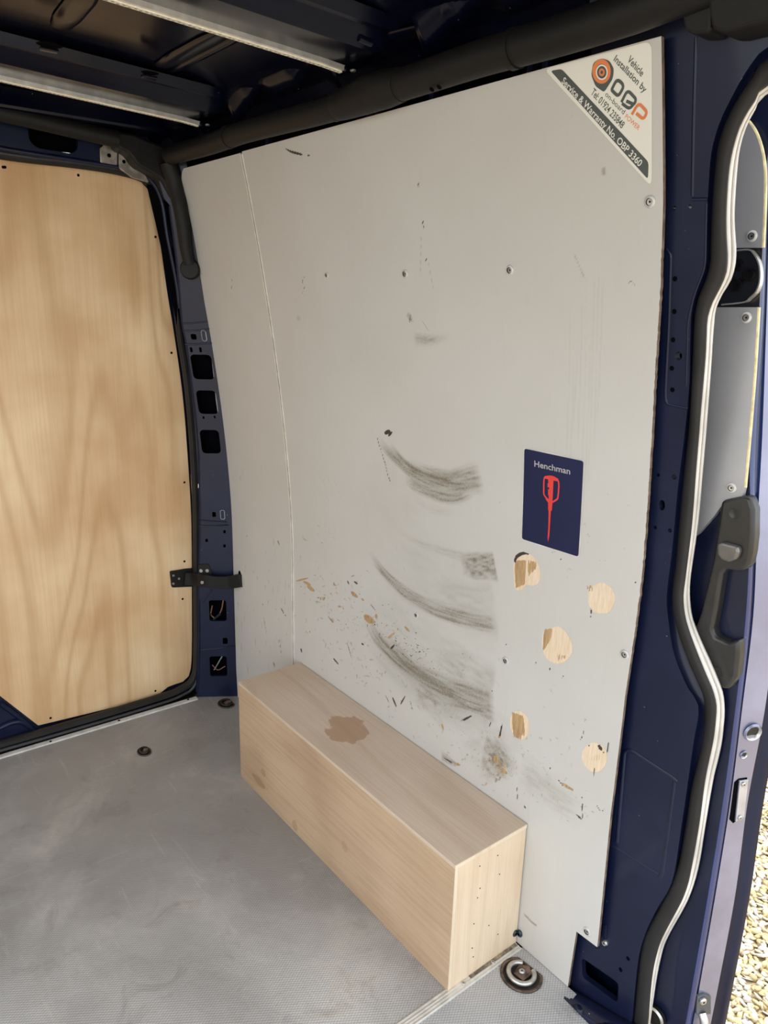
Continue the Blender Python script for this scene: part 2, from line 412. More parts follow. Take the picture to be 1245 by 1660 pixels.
wgr = noise(nt, coords(nt, (40, 40, 2.2)), 8, 4, .7)
wc = mix(nt, ramp(nt, wgr, .4, .62), (.80, .66, .52), (.72, .56, .37))
c = mix(nt, wf, c, wc)
wb2 = attr('brown'); c = mix(nt, mth(nt, 'MULTIPLY', ramp(nt, mth(nt, 'ADD', wb2, mth(nt, 'MULTIPLY_ADD', wgr, .6, -.3)), .3, .6), .9), c, mix(nt, ramp(nt, wgr, .35, .65), (.30, .17, .065), (.55, .36, .17)))
c = mix(nt, ramp(nt, attr('dark'), .25, .6), c, (.05, .042, .036))
c = mix(nt, mth(nt, 'MULTIPLY', ramp(nt, n3, .72, .8), .25), c, (.3, .27, .23))
nt.links.new(c, b.inputs['Base Color']); b.inputs['Roughness'].default_value = .42; b.inputs['Specular IOR Level'].default_value = .4
bump(nt, b, mth(nt, 'SUBTRACT', 0.0, mth(nt, 'ADD', attr('dark'), mth(nt, 'MULTIPLY', wf, .6))), .5, .0012)

def panel(name, zs, left, right, wear_fn, corner=None, step=.0025):
    nz = len(zs); nx = int((max(right)-min(left))/step); u = np.linspace(0, 1, nx)
    L, Rr = np.array(left)[:, None], np.array(right)[:, None]
    X = L+(Rr-L)*u[None, :]; Z = np.repeat(np.array(zs)[:, None], nx, 1).copy()
    Y = Yw(Z); wr = Wear(X, Z); wear_fn(wr)
    n = nx*nz; V = np.stack([X.ravel(), Y.ravel(), Z.ravel()], 1)
    ii = np.arange(n).reshape(nz, nx); q = np.stack([ii[:-1, :-1], ii[:-1, 1:], ii[1:, 1:], ii[1:, :-1]], -1).reshape(-1, 4)
    # closed thin slab: a coarse rim joins the front to a back sheet 9 mm behind
    rim = np.concatenate([ii[0, :], ii[1:, -1], ii[-1, -2::-1], ii[-2:0:-1, 0]])
    B = V[rim].copy(); B[:, 1] += .006; kb = len(rim); s = n
    rq = np.array([(rim[i], s+i, s+(i+1) % kb, rim[(i+1) % kb]) for i in range(kb)])
    V = np.vstack([V, B]); Q = np.vstack([q, rq])
    me = bpy.data.meshes.new(name); me.vertices.add(len(V)); me.vertices.foreach_set('co', V.astype(np.float32).ravel())
    me.loops.add(Q.size); me.loops.foreach_set('vertex_index', Q.astype(np.int32).ravel())
    me.polygons.add(len(Q)); me.polygons.foreach_set('loop_start', np.arange(0, Q.size, 4, dtype=np.int32)); me.polygons.foreach_set('loop_total', np.full(len(Q), 4, np.int32))
    me.materials.append(LINING); me.materials.append(BROWN_EDGE)
    mi = np.zeros(len(Q), np.int32); mi[len(q):] = 1; me.polygons.foreach_set('material_index', mi)
    me.update(calc_edges=True); me.validate(); me.shade_smooth(); me.set_sharp_from_angle(angle=math.radians(50))
    for lay in ('smudge', 'wood', 'dark', 'brown'):
        a = me.attributes.new(lay, 'FLOAT', 'POINT'); val = np.zeros(len(V), np.float32) if lay != 'wood' else np.full(len(V), -.02, np.float32)
        val[:n] = getattr(wr, lay).ravel(); a.data.foreach_set('value', val)
    return link(name, me)

def wear_main(wr):
    R_ = random.Random(3)
    st = lambda *a, **k: stroke(wr, *a, **k)
    # broad rubbed arcs
    st('smudge', [(612, 712), (640, 742), (675, 768), (720, 783), (782, 774)], 8, 24, .50, .5, .7, (.15, .06), 1)
    st('smudge', [(655, 775), (690, 796), (735, 806), (768, 794)], 12, 12, .48, .5, .7, (.15, .2), 2)
    st('smudge', [(630, 722), (655, 752), (690, 772), (740, 785), (772, 783)], 10, 12, .62, .6, .8, (.15, .15), 22)
    st('smudge', [(672, 755), (710, 768), (745, 775), (780, 770)], 8, 14, .35, .7, .8, (.2, .1), 23)
    st('smudge', [(660, 800), (700, 825), (740, 832)], 8, 8, .10, .7, .8, (.3, .3), 24)
    st('smudge', [(632, 850), (680, 880), (740, 900), (804, 912)], 6, 10, .20, .6, .8, (.3, .05), 3)
    st('smudge', [(745, 917), (775, 918), (804, 919)], 24, 26, .50, .35, .8, (.3, .03), 4)
    st('smudge', [(598, 893), (625, 930), (665, 963), (710, 988), (760, 1004), (806, 1013)], 7, 16, .45, .5, .7, (.15, .04), 5)
    st('smudge', [(604, 910), (645, 955), (690, 985), (740, 1004), (780, 1014)], 6, 12, .48, .5, .8, (.1, .2), 6)
    st('smudge', [(680, 940), (720, 965), (780, 985), (806, 990)], 40, 50, .16, .6, .8, (.4, .05), 7)
    st('smudge', [(640, 860), (690, 915), (740, 950)], 60, 50, .07, .7, .8, (.4, .3), 8)
    st('smudge', [(592, 1000), (620, 1045), (665, 1085), (720, 1115), (765, 1132), (803, 1146)], 14, 28, .56, .5, .7, (.15, .04), 9)
    st('smudge', [(620, 1035), (660, 1075), (705, 1110), (760, 1140), (800, 1152)], 18, 16, .55, .6, .8, (.15, .1), 10)
    st('smudge', [(660, 1100), (700, 1130), (730, 1160)], 30, 34, .36, .6, .8, (.3, .3), 11)
    st('smudge', [(690, 1040), (740, 1080), (800, 1125)], 36, 44, .24, .6, .85, (.4, .05), 12)
    st('smudge', [(670, 549), (700, 551), (730, 545)], 10, 5, .38, .8, .7, (.1, .6), 13)
    st('smudge', [(590, 960), (660, 1040), (730, 1090)], 60, 70, .10, .8, .8, (.3, .3), 14)
    st('smudge', [(740, 1190), (800, 1210), (840, 1250)], 50, 60, .14, .8, .8, (.3, .3), 15)
    st('smudge', [(790, 1200), (812, 1235), (830, 1262)], 36, 28, .38, .8, .9, (.2, .3), 16)
    st('smudge', [(715, 1225), (740, 1240)], 10, 4, .45, .8, .8, (.1, .1), 17)
    st('smudge', [(655, 760), (700, 785), (760, 792)], 26, 22, .26, .7, .6, (.2, .2), 41)
    st('smudge', [(600, 1020), (650, 1075), (710, 1120), (798, 1150)], 44, 48, .26, .7, .6, (.2, .05), 42)
    st('smudge', [(640, 1060), (700, 1118), (770, 1150)], 20, 16, .40, .7, .8, (.2, .1), 43)
    st('smudge', [(620, 930), (680, 975), (800, 1006)], 14, 22, .22, .7, .7, (.2, .05), 44)
    st('smudge', [(600, 740), (650, 830), (700, 870)], 90, 90, .06, .9, .6, (.3, .3), 45)
    st('smudge', [(620, 880), (720, 960), (806, 990)], 70, 60, .10, .9, .8, (.3, .05), 46)
    st('smudge', [(780, 1215), (812, 1240), (822, 1256)], 46, 30, .5, .8, .9, (.2, .3), 47)
    st('smudge', [(840, 1240), (900, 1290), (950, 1325)], 30, 24, .16, .9, .9, (.2, .3), 48)
    for _ in range(90):
        x = R_.gauss(640, 34); y = 1025+(x-620)*.75+R_.gauss(0, 8); a = R_.uniform(0, 3.1); l = R_.uniform(2, 6)
        st('dark', [(x, y), (x+l*math.cos(a), y+l*math.sin(a))], 1, 1.6, R_.uniform(.3, .62), .5, ends=(.05, .2))
    for _ in range(120):
        x = R_.uniform(482, 960); y = 930+(x-480)*.72+R_.gauss(0, 60)
        if y < 1325: st('smudge', [(x, y), (x+R_.uniform(-3, 5), y+R_.uniform(2, 9))], R_.uniform(1, 3), 1, R_.uniform(.15, .5), .8)
    for _ in range(26):
        x = R_.gauss(808, 10); y = R_.gauss(1238, 11); st('brown' if R_.random() < .5 else 'smudge', [(x, y), (x+R_.uniform(-5, 5), y+R_.uniform(3, 8))], R_.uniform(3, 6), 2, .6, .6)
    # black nicks, pen strokes and holes
    st('dark', [(459, 237), (470, 245), (491, 251)], 2, 4, .9, .4, ends=(.2, .02)); st('dark', [(498, 252), (503, 252)], 3, 3, .7)
    for a in ((623, 703, 633, 698, 6), (629, 707, 636, 700, 4)): st('dark', [(a[0], a[1]), (a[2], a[3])], a[4], a[4], 1)
    for i in range(14): st('dark', [(612+i*1.5, 710+i*5.2), (613+i*1.5+R_.uniform(-1, 1), 714+i*5.2)], 1.8, 1.8, .8)
    for x, y in ((516, 768), (522, 775), (530, 770), (535, 782), (541, 776), (536, 795), (546, 790), (550, 800), (528, 800)):
        st('dark', [(x, y), (x+5, y+13)], 1.2, 1.5, .45)
    for u, v_ in ((678, 300), (685, 361), (691, 420)): patch_dark(wr, u, v_, 3.6)
    st('brown', [(678, 296), (678, 305)], 9, 9, .45); st('dark', [(686, 364), (687, 370)], 1.5, 1.5, .7)
    for u, v_ in ((909, 907), (827, 876), (1029, 945), (811, 813), (958, 998), (868, 1076), (891, 1085), (912, 1097), (892, 1245), (944, 1292), (978, 1313), (942, 1197), (978, 1220), (798, 1120), (820, 1046)):
        patch_dark(wr, u, v_, 3.0 if u > 850 else 2.2)
    for u, v_ in ((493, 450), (493, 467)): patch_dark(wr, u, v_, 2.6)
    st('dark', [(491, 452), (490, 460)], 1.5, 2.5, .6); st('dark', [(493, 470), (490, 477), (498, 478)], 1.2, 1.2, .55)
    st('smudge', [(484, 512), (484, 520)], 9, 9, .22, .9)
    st('dark', [(666, 508), (663, 524)], 2, 4, .5); st('dark', [(664, 516), (671, 523)], 1.5, 1.5, .6); st('smudge', [(660, 508), (668, 520)], 8, 8, .35)
    st('dark', [(680, 515), (697, 540)], 1, 1.6, .55); st('smudge', [(930, 410), (948, 452)], 1.5, 1.5, .4); st('smudge', [(978, 272), (979, 284)], 6, 6, .45)
    st('smudge', [(683, 378), (681, 450)], 1, 1, .35); st('smudge', [(693, 420), (703, 470)], 1, 1, .35)
    st('dark', [(1018, 461), (1022, 456), (1028, 460), (1027, 467)], 2, 2, .5)
    # patches worn to the wood around the label
    patch(wr, [(834, 905), (845, 897), (856, 897), (868, 906), (876, 925), (875, 942), (866, 950), (852, 948), (846, 957), (836, 955), (833, 935)])
    patch(wr, ell(975, 970, 23, 26)); patch(wr, ell(903, 1046, 24, 31, -.3)); patch(wr, ell(843, 1175, 16, 24, -.2)); patch(wr, ell(964, 1228, 20, 24, -.2))
    for x in range(8): st('brown', [(836+x*2.2, 906), (837+x*1.7, 956-x*.8)], 5, 4, 1, .5)
    for x in range(5): st('brown', [(857+x*3, 906+x), (857+x*2.6, 936-x*3)], 4, 3, .8, .5)
    for x in range(3): st('brown', [(953+x*3, 948), (953+x*3.2, 960)], 3, 2, .75, .5)
    for x in range(5): st('brown', [(884+x*2.5, 1018), (881+x*2.2, 1056-x*4)], 5, 4, 1, .5)
    for x in range(6): st('brown', [(905+x*3.0, 1058+x), (904+x*3, 1074-x*1.5)], 3, 2, .62, .5)
    for x in range(7): st('brown', [(831+x*2.6, 1152+x), (834+x*2.6, 1198+x*.8-(x > 4)*8)], 5, 4, 1, .5)
    for x in range(6): st('brown', [(952+x*4, 1222), (951+x*4, 1234)], 2, 2, .5, .5)
    st('dark', [(834, 912), (838, 902), (848, 897), (858, 898)], 6, 4, 1, .3, ends=(.02, .05))
    st('dark', [(970, 1207), (975, 1216)], 5, 7, 1, .3, ends=(.02, .02)); st('dark', [(953, 1208), (956, 1209)], 4, 3, .9)
    st('dark', [(983, 1222), (987, 1202)], 3, 1, .8); st('dark', [(964, 1243), (960, 1268)], 2, 1.2, .7); st('dark', [(958, 984), (958, 996)], 1.2, 4, .9)
    st('dark', [(810, 1194), (815, 1168)], 4, 1, .9, ends=(.02, .4)); st('brown', [(808, 1196), (812, 1190)], 5, 5, .7)
    st('dark', [(943, 1196), (947, 1183)], 2, 1, .6)
    # brown gouges
    for pts, w_ in (([(492, 943), (504, 948)], 5), ([(498, 950), (510, 958)], 8), ([(541, 944), (542, 950)], 5), ([(569, 960), (580, 968)], 8), ([(586, 971), (590, 973)], 4),
                    ([(536, 1002), (541, 1010)], 4), ([(590, 1000), (607, 1008)], 14), ([(609, 1002), (611, 996)], 7), ([(656, 1016), (664, 1024)], 6), ([(628, 1035), (640, 1026)], 4),
                    ([(480, 942), (500, 937)], 3), ([(716, 1173), (719, 1184)], 5), ([(911, 1270), (929, 1281)], 6), ([(800, 1225), (810, 1240)], 8), ([(812, 1246), (822, 1254)], 9), ([(737, 1238), (746, 1240)], 5)):
        st('brown', pts, w_, w_*.8, .95, .4, ends=(.02, .02))
    for pts, w_ in (([(488, 1051), (489, 1058)], 5), ([(586, 1043), (590, 1046)], 4), ([(562, 1040), (571, 1070)], 2), ([(540, 1067), (549, 1077)], 4), ([(633, 1052), (640, 1045)], 4), ([(563, 941), (566, 948)], 4),
                    ([(574, 943), (580, 947)], 4), ([(601, 980), (609, 990)], 2), ([(531, 998), (540, 1010)], 2), ([(625, 1127), (631, 1140)], 2), ([(636, 1130), (643, 1147)], 5), ([(649, 1142), (657, 1128)], 3),
                    ([(664, 1135), (670, 1153)], 1.5), ([(750, 1168), (765, 1160)], 4), ([(793, 1178), (796, 1170)], 2), ([(935, 1322), (943, 1327), (944, 1300)], 2), ([(928, 1315), (944, 1328)], 1.5),
                    ([(967, 1305), (974, 1316)], 2), ([(719, 1228), (735, 1238)], 3), ([(838, 1275), (839, 1300)], 1.5), ([(903, 1262), (915, 1277)], 2)):
        st('dark', pts, w_, w_*.7, .75, .4, ends=(.05, .05))
    # a band of small nicks falling from the joint to the lower right
    def band(n, x0, y0, x1, y1, sp, ln, wmin, wmax, inten, lay='dark'):
        for _ in range(n):
            t = R_.random(); x = x0+(x1-x0)*t+R_.gauss(0, sp*.6); y = y0+(y1-y0)*t+R_.gauss(0, sp)
            if x < 478 or y > 1330: continue
            a = R_.gauss(.9, .7); l = R_.uniform(.3, 1)*ln
            st(lay, [(x, y), (x+l*math.cos(a), y+l*math.sin(a))], R_.uniform(wmin, wmax), wmin, inten*R_.uniform(.5, 1), .5, ends=(.05, .2))
    band(55, 500, 960, 640, 1100, 40, 10, 1, 2.2, .6); band(70, 600, 1005, 690, 1050, 12, 6, 1, 2.0, .7); band(60, 640, 1040, 760, 1110, 28, 7, 1, 2, .55)
    band(70, 700, 1130, 850, 1260, 26, 8, 1, 2.2, .55); band(50, 800, 1210, 960, 1310, 20, 9, 1, 2, .5); band(30, 870, 820, 1000, 900, 40, 8, 1, 1.6, .35, 'smudge')
    band(60, 490, 950, 620, 1010, 26, 9, 1, 2.4, .6); band(14, 485, 945, 610, 1000, 12, 8, 2, 5, .95, 'brown'); band(50, 500, 1000, 640, 1100, 34, 8, 1, 3, .5, 'smudge'); band(40, 640, 1150, 800, 1250, 25, 6, 1, 2.5, .6, 'smudge'); band(24, 790, 1225, 830, 1250, 12, 8, 2, 3.5, .75, 'brown'); band(16, 845, 1380, 900, 1470, 12, 8, 1, 2, .5, 'smudge')
    st('smudge', [(848, 1480), (865, 1497), (888, 1511)], 3, 3, .6, .6)
    for i in range(9):
        x = 925+i*6.5; st('smudge', [(x, 60+R_.uniform(320, 520)), (x-10+R_.uniform(-2, 2), 730+R_.uniform(-50, 120))], 1.2, 2.2, .09, .8)
def patch_dark(wr, u, v_, r):
    p0 = (u-.4, v_-.4); stroke(wr, 'dark', [p0, (u+.4, v_+.4)], r*2, r*2, 1.0, .35, ends=(.001, .001))
def wear_narrow(wr):
    R_ = random.Random(5); st = lambda *a, **k: stroke(wr, *a, **k)
    for a in ((375, 452, 376, 456, 3), (376, 460, 375, 470, 2), (320, 380, 321, 386, 3), (450, 876, 453, 884, 4), (385, 952, 386, 953, 2), (399, 865, 401, 872, 2), (425, 978, 427, 982, 3),
              (455, 985, 461, 996, 4), (446, 985, 448, 990, 3), (443, 1073, 446, 1082, 4), (461, 996, 465, 1000, 2), (452, 1030, 457, 1068, 1.4)):
        st('dark', [(a[0], a[1]), (a[2], a[3])], a[4], a[4]*.7, .65)
    st('brown', [(427, 998), (431, 1022)], 3, 2, .8)
    for _ in range(60):
        x = R_.uniform(384, 470); y = R_.uniform(890, 1085) if R_.random() < .8 else R_.uniform(500, 890); l = R_.uniform(3, 16)
        st('smudge', [(x, y), (x+R_.uniform(-1, 2), y+l)], R_.uniform(1, 2.5), 1, R_.uniform(.12, .4), .7)
zs = np.arange(0.001, 1.652, .0025); zs = np.r_[zs[zs < .14], [.1415, .1435], zs[zs > .146]]
red = [WX(*q) for q in ((1072, 57), (1075, 330), (1070, 480), (1062, 600), (1052, 780), (1040, 940), (1013, 1130), (990, 1320), (970, 1520))][::-1]
rx = np.interp(zs, [p[1] for p in red], [p[0] for p in red]) + np.where((zs > .75) & (zs < 1.4), (rng.random(len(zs))-.5)*.0022, 0)
kx = np.convolve(np.pad(rx, 3, mode='edge'), np.ones(3)/3, 'same')[3:-3]; rx = np.where(zs > .15, kx, rx)
rx = np.where(zs < .1425, -.700 - (.1425-zs)*.035, rx)
main = panel('lining_panel', zs, np.full(len(zs), XJ+.003), rx, wear_main)
thing(main, 'large light grey side lining panel with dark rubbed arcs and worn wood patches', 'panel')
led_ = [WX(*q) for q in ((296, 300), (312, 372), (330, 480), (341, 565), (350, 650), (360, 730), (366, 800), (374, 910), (378, 1000), (385, 1120))][::-1]
zs2 = np.arange(.001, 1.65, .004)
lx = np.interp(zs2, [p[1] for p in led_], [p[0] for p in led_]); lx = lx+np.where(zs2 > 1.615, (1-np.sqrt(np.maximum(0, 1-((zs2-1.615)/.036)**2)))*.045, 0)
narrow = panel('lining_panel', zs2, lx, np.full(len(zs2), XJ-.003), wear_narrow, step=.004)
thing(narrow, 'narrow light grey lining panel beside the rear door pillar with a check strap hole', 'panel')
jz = np.linspace(.0, 1.646, 60)
jo = frame_sweep('joint_strip', [(XJ, float(Yw(z))-.0005, z) for z in jz], [(-.0045, -.0022), (.0045, -.0022), (.0045, .004), (-.0045, .004)], simple('joint_bead', (.70, .67, .61), .4), main, upv=(0, 1, 0))
# the strip has a fine dark groove
frame_sweep('joint_groove', [(XJ+.0028, float(Yw(z))-.0030, z) for z in jz], [(-.0007, -.0003), (.0007, -.0003), (.0007, .0006), (-.0007, .0006)], BROWN_EDGE, main, upv=(0, 1, 0))

SCR = lathe_mesh('screw', [(.0001, .0), (.0085, 0), (.0085, .0012), (.0070, .0024), (.0052, .0026), (.0046, .0012), (.0014, .0010), (.0012, .0002)], 20, (WASHER, STEEL, DARK), [0, 0, 0, 0, 2, 1, 2, 2])
PIN = lathe_mesh('pin', [(.0001, 0), (.0032, 0), (.0030, .0009), (.0012, .0011)], 10, (DARK,), None)
SCRS = lathe_mesh('bolt', [(.0001, .0), (.0055, 0), (.0055, .0018), (.0042, .0032), (.0016, .0032), (.0014, .001)], 14, (STEEL, DARK), [0, 0, 0, 0, 1, 1])
for u, v_, s in ((1054, 327, 1), (827, 438, 1), (657, 444, 1), (530, 446, .8), (675, 997, .8), (820, 1071, .95), (1013, 1061, 1), (952, 1510, 1.05), (852, 1308, .5)):
    p = W(u, v_); o = link('screw', SCR, main); orient(o, p, wnormal(p[2])); o.scale = (s, s, s)

# ------------------------------------------------------------------ stickers
def text2d(s, bold=0.0, sp=1.0):
    cu = bpy.data.curves.new('t', 'FONT'); cu.body = s; cu.size = 1; cu.offset = bold; cu.space_character = sp; cu.resolution_u = 3
    o = bpy.data.objects.new('t', cu); COL.objects.link(o); dg = bpy.context.evaluated_depsgraph_get()
    me = o.evaluated_get(dg).to_mesh(); vs = np.array([v.co[:2] for v in me.vertices]); fs = [tuple(p.vertices) for p in me.polygons]
    o.to_mesh_clear(); bpy.data.objects.remove(o); bpy.data.curves.remove(cu); return vs, fs
def wall_text(name, s, p0, p1, hpx, m, parent, bold=0.0, off=.0009, sp=1.0):
    """p0,p1: sight lines of the start and end of the baseline; hpx: capital height in the same measure"""
    a = np.array(WX(*p0)); b_ = np.array(WX(*p1)); d = b_-a; L = np.linalg.norm(d); d /= L; nn = np.array([-d[1], d[0]])
    if nn[1] < 0 and abs(d[0]) > .3: nn = -nn
    vs, fs = text2d(s, bold, sp); vs = vs-np.array([vs[:, 0].min(), 0]); wdt = vs[:, 0].max(); k = L/wdt
    sc = np.linalg.norm(W(*p0)-CAM)/F_PX; ky = hpx*sc/.72
    q = a+vs[:, :1]*k*d+vs[:, 1:]*ky*nn
    return mk(name, [(x, float(Yw(z))-off, z) for x, z in q], fs, m, parent)
def wslab(name, poly, m, parent, o0, o1=None, px=True, r=0):
    pl = [WX(*q) for q in poly] if px else poly
    if r: pl = roundpoly(pl, r)
    # subdivide long edges so that the print follows the curve of the wall
    out = []
    for i in range(len(pl)):
        a, b_ = np.array(pl[i]), np.array(pl[(i+1) % len(pl)]); n = max(1, int(np.linalg.norm(b_-a)/.02))
        out += [tuple(a+(b_-a)*t/n) for t in range(n)]
    o1 = o0-.0004 if o1 is None else o1
    o = sheet(name, out, [], lambda a, b, d: (a, float(Yw(b))-o0, b), m, parent, step=.02)
    return o
INK = simple('charcoal_ink', (.075, .085, .08), .45, var=.05); WHITEV = simple('sticker_cream', (.80, .78, .70), .3, var=.03, sc=4)
ORANGE = simple('orange_ink', (.75, .22, .07), .4, var=.05); WINK = simple('white_ink', (.78, .76, .70), .4, var=.03)
st1 = wslab('sticker', [(882, 112), (1057, 66), (1057, 304)], WHITEV, None, .0006, r=.012)
thing(st1, 'triangular cream installer sticker with orange and charcoal print in top corner of the panel', 'sticker')
wslab('banner', [(893, 115), (911, 112), (1052, 263), (1051, 291)], INK, st1, .0009, r=.005)
wall_text('lettering', 'Service & Warranty No. OBP 3360', (911, 134), (1037, 271), 8.6, WINK, st1, .012, .0012)
wall_text('lettering', 'Vehicle', (1017, 99), (1040, 125), 8.5, INK, st1, .012)
wall_text('lettering', 'Installation by', (995, 98), (1045, 151), 8.0, INK, st1, .012)
wall_text('lettering', 'Tel: 01924 235848', (958, 152), (1008, 209), 9.0, INK, st1, .010)
wall_text('lettering', 'on-board', (981, 155), (1011, 186), 6.5, INK, st1, .0)
wall_text('lettering', 'POWER', (1013, 191), (1035, 212), 6.0, ORANGE, st1, .0)
def ring(name, cx, cy, rx, ry, inner, m, parent, off, a0=0, a1=360, n=28):
    vs = []
    for i in range(n+1):
        a = math.radians(a0+(a1-a0)*i/n)
        for k in (1, inner):
            x, z = WX(cx+rx*k*math.cos(a), cy+ry*k*math.sin(a)); vs.append((x, float(Yw(z))-off, z))
    return mk(name, vs, [(2*i, 2*i+1, 2*i+3, 2*i+2) for i in range(n)], m, parent)
# round emblem with a pointed foot
wslab('emblem', [(978, 95), (989, 99), (996, 112), (994, 128), (980, 150), (966, 140), (959, 122), (962, 103), (969, 97)], INK, st1, .0009, r=.004)
ring('emblem_ring', 976, 116, 15, 20, .60, ORANGE, st1, .0012); ring('emblem_ring', 976.5, 117.5, 9.6, 12.6, .80, WINK, st1, .0013)
ring('emblem_ring', 976.5, 117.5, 4.8, 6.4, .45, ORANGE, st1, .0013)
# the three big letters as bent strokes
def letter(name, polys, wpx, m):
    for i, pts in enumerate(polys):
        q = np.array([WX(*p) for p in pts]); q = np.array(roundpath(q, .006)); n = len(q); hw = wpx*np.linalg.norm(W(*pts[0])-CAM)/F_PX/2; vs = []
        for k in range(n):
            t = q[min(k+1, n-1)]-q[max(k-1, 0)]; t /= np.linalg.norm(t)+1e-9; nn = np.array([-t[1], t[0]])*hw
            for s_ in (1, -1):
                x, z = q[k]+nn*s_; vs.append((x, float(Yw(z))-.0011-i*.00005, z))
        mk(name, vs, [(2*k, 2*k+1, 2*k+3, 2*k+2) for k in range(n-1)], m, st1)
def roundpath(q, r):
    out = [q[0]]
    for i in range(1, len(q)-1):
        a, b_, c_ = q[i-1], q[i], q[i+1]; l1, l2 = np.linalg.norm(a-b_), np.linalg.norm(c_-b_); rr = min(r, l1*.48, l2*.48)
        p0 = b_+(a-b_)/(l1+1e-9)*rr; p1 = b_+(c_-b_)/(l2+1e-9)*rr
        for t in (0, .25, .5, .75, 1): out.append((1-t)**2*p0+2*t*(1-t)*b_+t*t*p1)
    out.append(q[-1]); return out
letter('letter', [[(995, 149), (992, 146), (1001, 128), (1013, 139), (1003, 157), (995, 149)]], 4.2, INK)
letter('letter', [[(1008, 166), (1018, 146), (1032, 161), (1029, 170), (1016, 164)], [(1029, 168), (1021, 177), (1009, 168)]], 4.0, INK)
letter('letter', [[(1025, 186), (1036, 167), (1050, 182), (1044, 194), (1032, 184)]], 4.0, ORANGE)

NAVYINK = simple('label_navy', (.010, .014, .060), .35, var=.08, sc=6); RED = simple('label_red', (.72, .055, .045), .4, var=.04); PALE = simple('label_border', (.62, .60, .56), .4)
GREYINK = simple('label_grey_lettering', (.42, .41, .42), .4, var=.05)
st2 = wslab('sticker', [(849, 725), (948, 746), (940, 904), (845, 875)], PALE, None, .0006, r=.006)
thing(st2, 'rectangular navy sticker with red hedge trimmer drawing in the middle of the panel', 'sticker')
wslab('navy_field', [(850.5, 727), (946.5, 747.5), (938, 902.5), (846.5, 873.5)], NAVYINK, st2, .0009, r=.005)
wall_text('lettering', 'Henchman', (867, 756), (925, 769), 10.0, GREYINK, st2, .014, .0012)
Z_ = lambda x, y: (800+x/4.788, 700+y/4.788)
def redpoly(pts): return [Z_(*p) for p in pts]
def path_strip(pts, wpx, name='trimmer_drawing'):
    q = np.array(roundpath(np.array([WX(*p) for p in pts]), .004)); n = len(q); hw = wpx*np.linalg.norm(W(*pts[0])-CAM)/F_PX/2; vs = []
    for k in range(n):
        t = q[min(k+1, n-1)]-q[max(k-1, 0)]; t /= np.linalg.norm(t)+1e-9; nn = np.array([-t[1], t[0]])*hw
        for s_ in (1, -1): x, z = q[k]+nn*s_; vs.append((x, float(Yw(z))-.0013, z))
    return vs, [(2*k, 2*k+1, 2*k+3, 2*k+2) for k in range(n-1)]
V_, F_ = [], []
def add(vf):
    s = len(V_); V_.extend(vf[0]); F_.extend([tuple(i+s for i in f) for f in vf[1]])
def addpoly(pts, off):
    q = [WX(*Z_(*p)) for p in pts]; add(([(x, float(Yw(z))-off, z) for x, z in q], [tuple(range(len(q)))]))
add(path_strip([Z_(*p) for p in ((430, 345), (398, 350), (394, 400), (394, 490), (435, 535))], 2.6)); add(path_strip([Z_(*p) for p in ((430, 345), (470, 348), (508, 375), (512, 420), (503, 520), (462, 545))], 2.8))
addpoly([(432, 340), (462, 340), (470, 375), (464, 500), (460, 560), (456, 612), (428, 608), (428, 540), (436, 480), (436, 400), (428, 385)], .00135)
addpoly([(400, 344), (450, 338), (505, 362), (512, 385), (470, 378), (402, 362)], .0014)
addpoly([(424, 396), (436, 396), (436, 430), (424, 430)], .00138); addpoly([(428, 445), (436, 445), (436, 500), (428, 490)], .00138)
addpoly([(430, 540), (462, 545), (490, 532), (462, 552), (456, 612), (428, 608)], .00142); addpoly([(404, 515), (435, 530), (432, 555)], .00143)
addpoly([(432, 608), (450, 612), (438, 800), (428, 855), (424, 820), (430, 740)], .00144)
mk('trimmer_drawing', V_, F_, RED, st2)

# ------------------------------------------------------------------ plywood box over the wheel arch
q0 = (-1.7142, .8626); q1 = (-.8417, 1.0634); BH = .30
BW = dict(c1=(.58, .42, .285), c2=(.66, .50, .355), line=(.46, .31, .195))
wb_ = thing(empty('wheel_arch_box', (q1[0], q0[1], 0)), 'long low plywood wheel arch box standing against the lining panel', 'box')
def child(o, par): 
    for c_ in (o if isinstance(o, list) else [o]): c_.parent = par; c_.matrix_parent_inverse = Matrix.Translation(-Vector(par.location))
    return o
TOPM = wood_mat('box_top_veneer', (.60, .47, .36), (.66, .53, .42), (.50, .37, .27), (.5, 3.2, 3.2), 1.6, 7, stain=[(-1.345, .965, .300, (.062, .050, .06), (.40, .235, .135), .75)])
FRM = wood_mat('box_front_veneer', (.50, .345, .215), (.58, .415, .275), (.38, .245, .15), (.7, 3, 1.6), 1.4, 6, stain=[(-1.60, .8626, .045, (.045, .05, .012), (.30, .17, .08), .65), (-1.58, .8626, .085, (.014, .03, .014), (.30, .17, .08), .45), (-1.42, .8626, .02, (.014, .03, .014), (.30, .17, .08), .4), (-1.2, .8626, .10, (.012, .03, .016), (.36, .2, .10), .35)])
ENM = wood_mat('box_end_daylit_veneer', (.76, .60, .43), (.82, .68, .51), (.68, .50, .34), (3, 5, .5), 2.2, 7)  # same ply, lightened so its colour carries the daylight on this end
PLYE = wood_mat('pale_veneer_edge', (.80, .68, .52), (.84, .72, .56), (.66, .50, .34), (3, 5, .5), 2.2, 5)
EDG = wood_mat('box_edge_ply', (.62, .48, .32), (.72, .60, .42), (.36, .24, .14), (.4, .4, 90), 6, 3)
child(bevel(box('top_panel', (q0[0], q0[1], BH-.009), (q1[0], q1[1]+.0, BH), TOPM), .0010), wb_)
child(bevel(box('front_panel', (q0[0], q0[1]+.0005, .0), (q1[0]-.0008, q0[1]+.0085, BH-.0095), FRM), .0008), wb_)
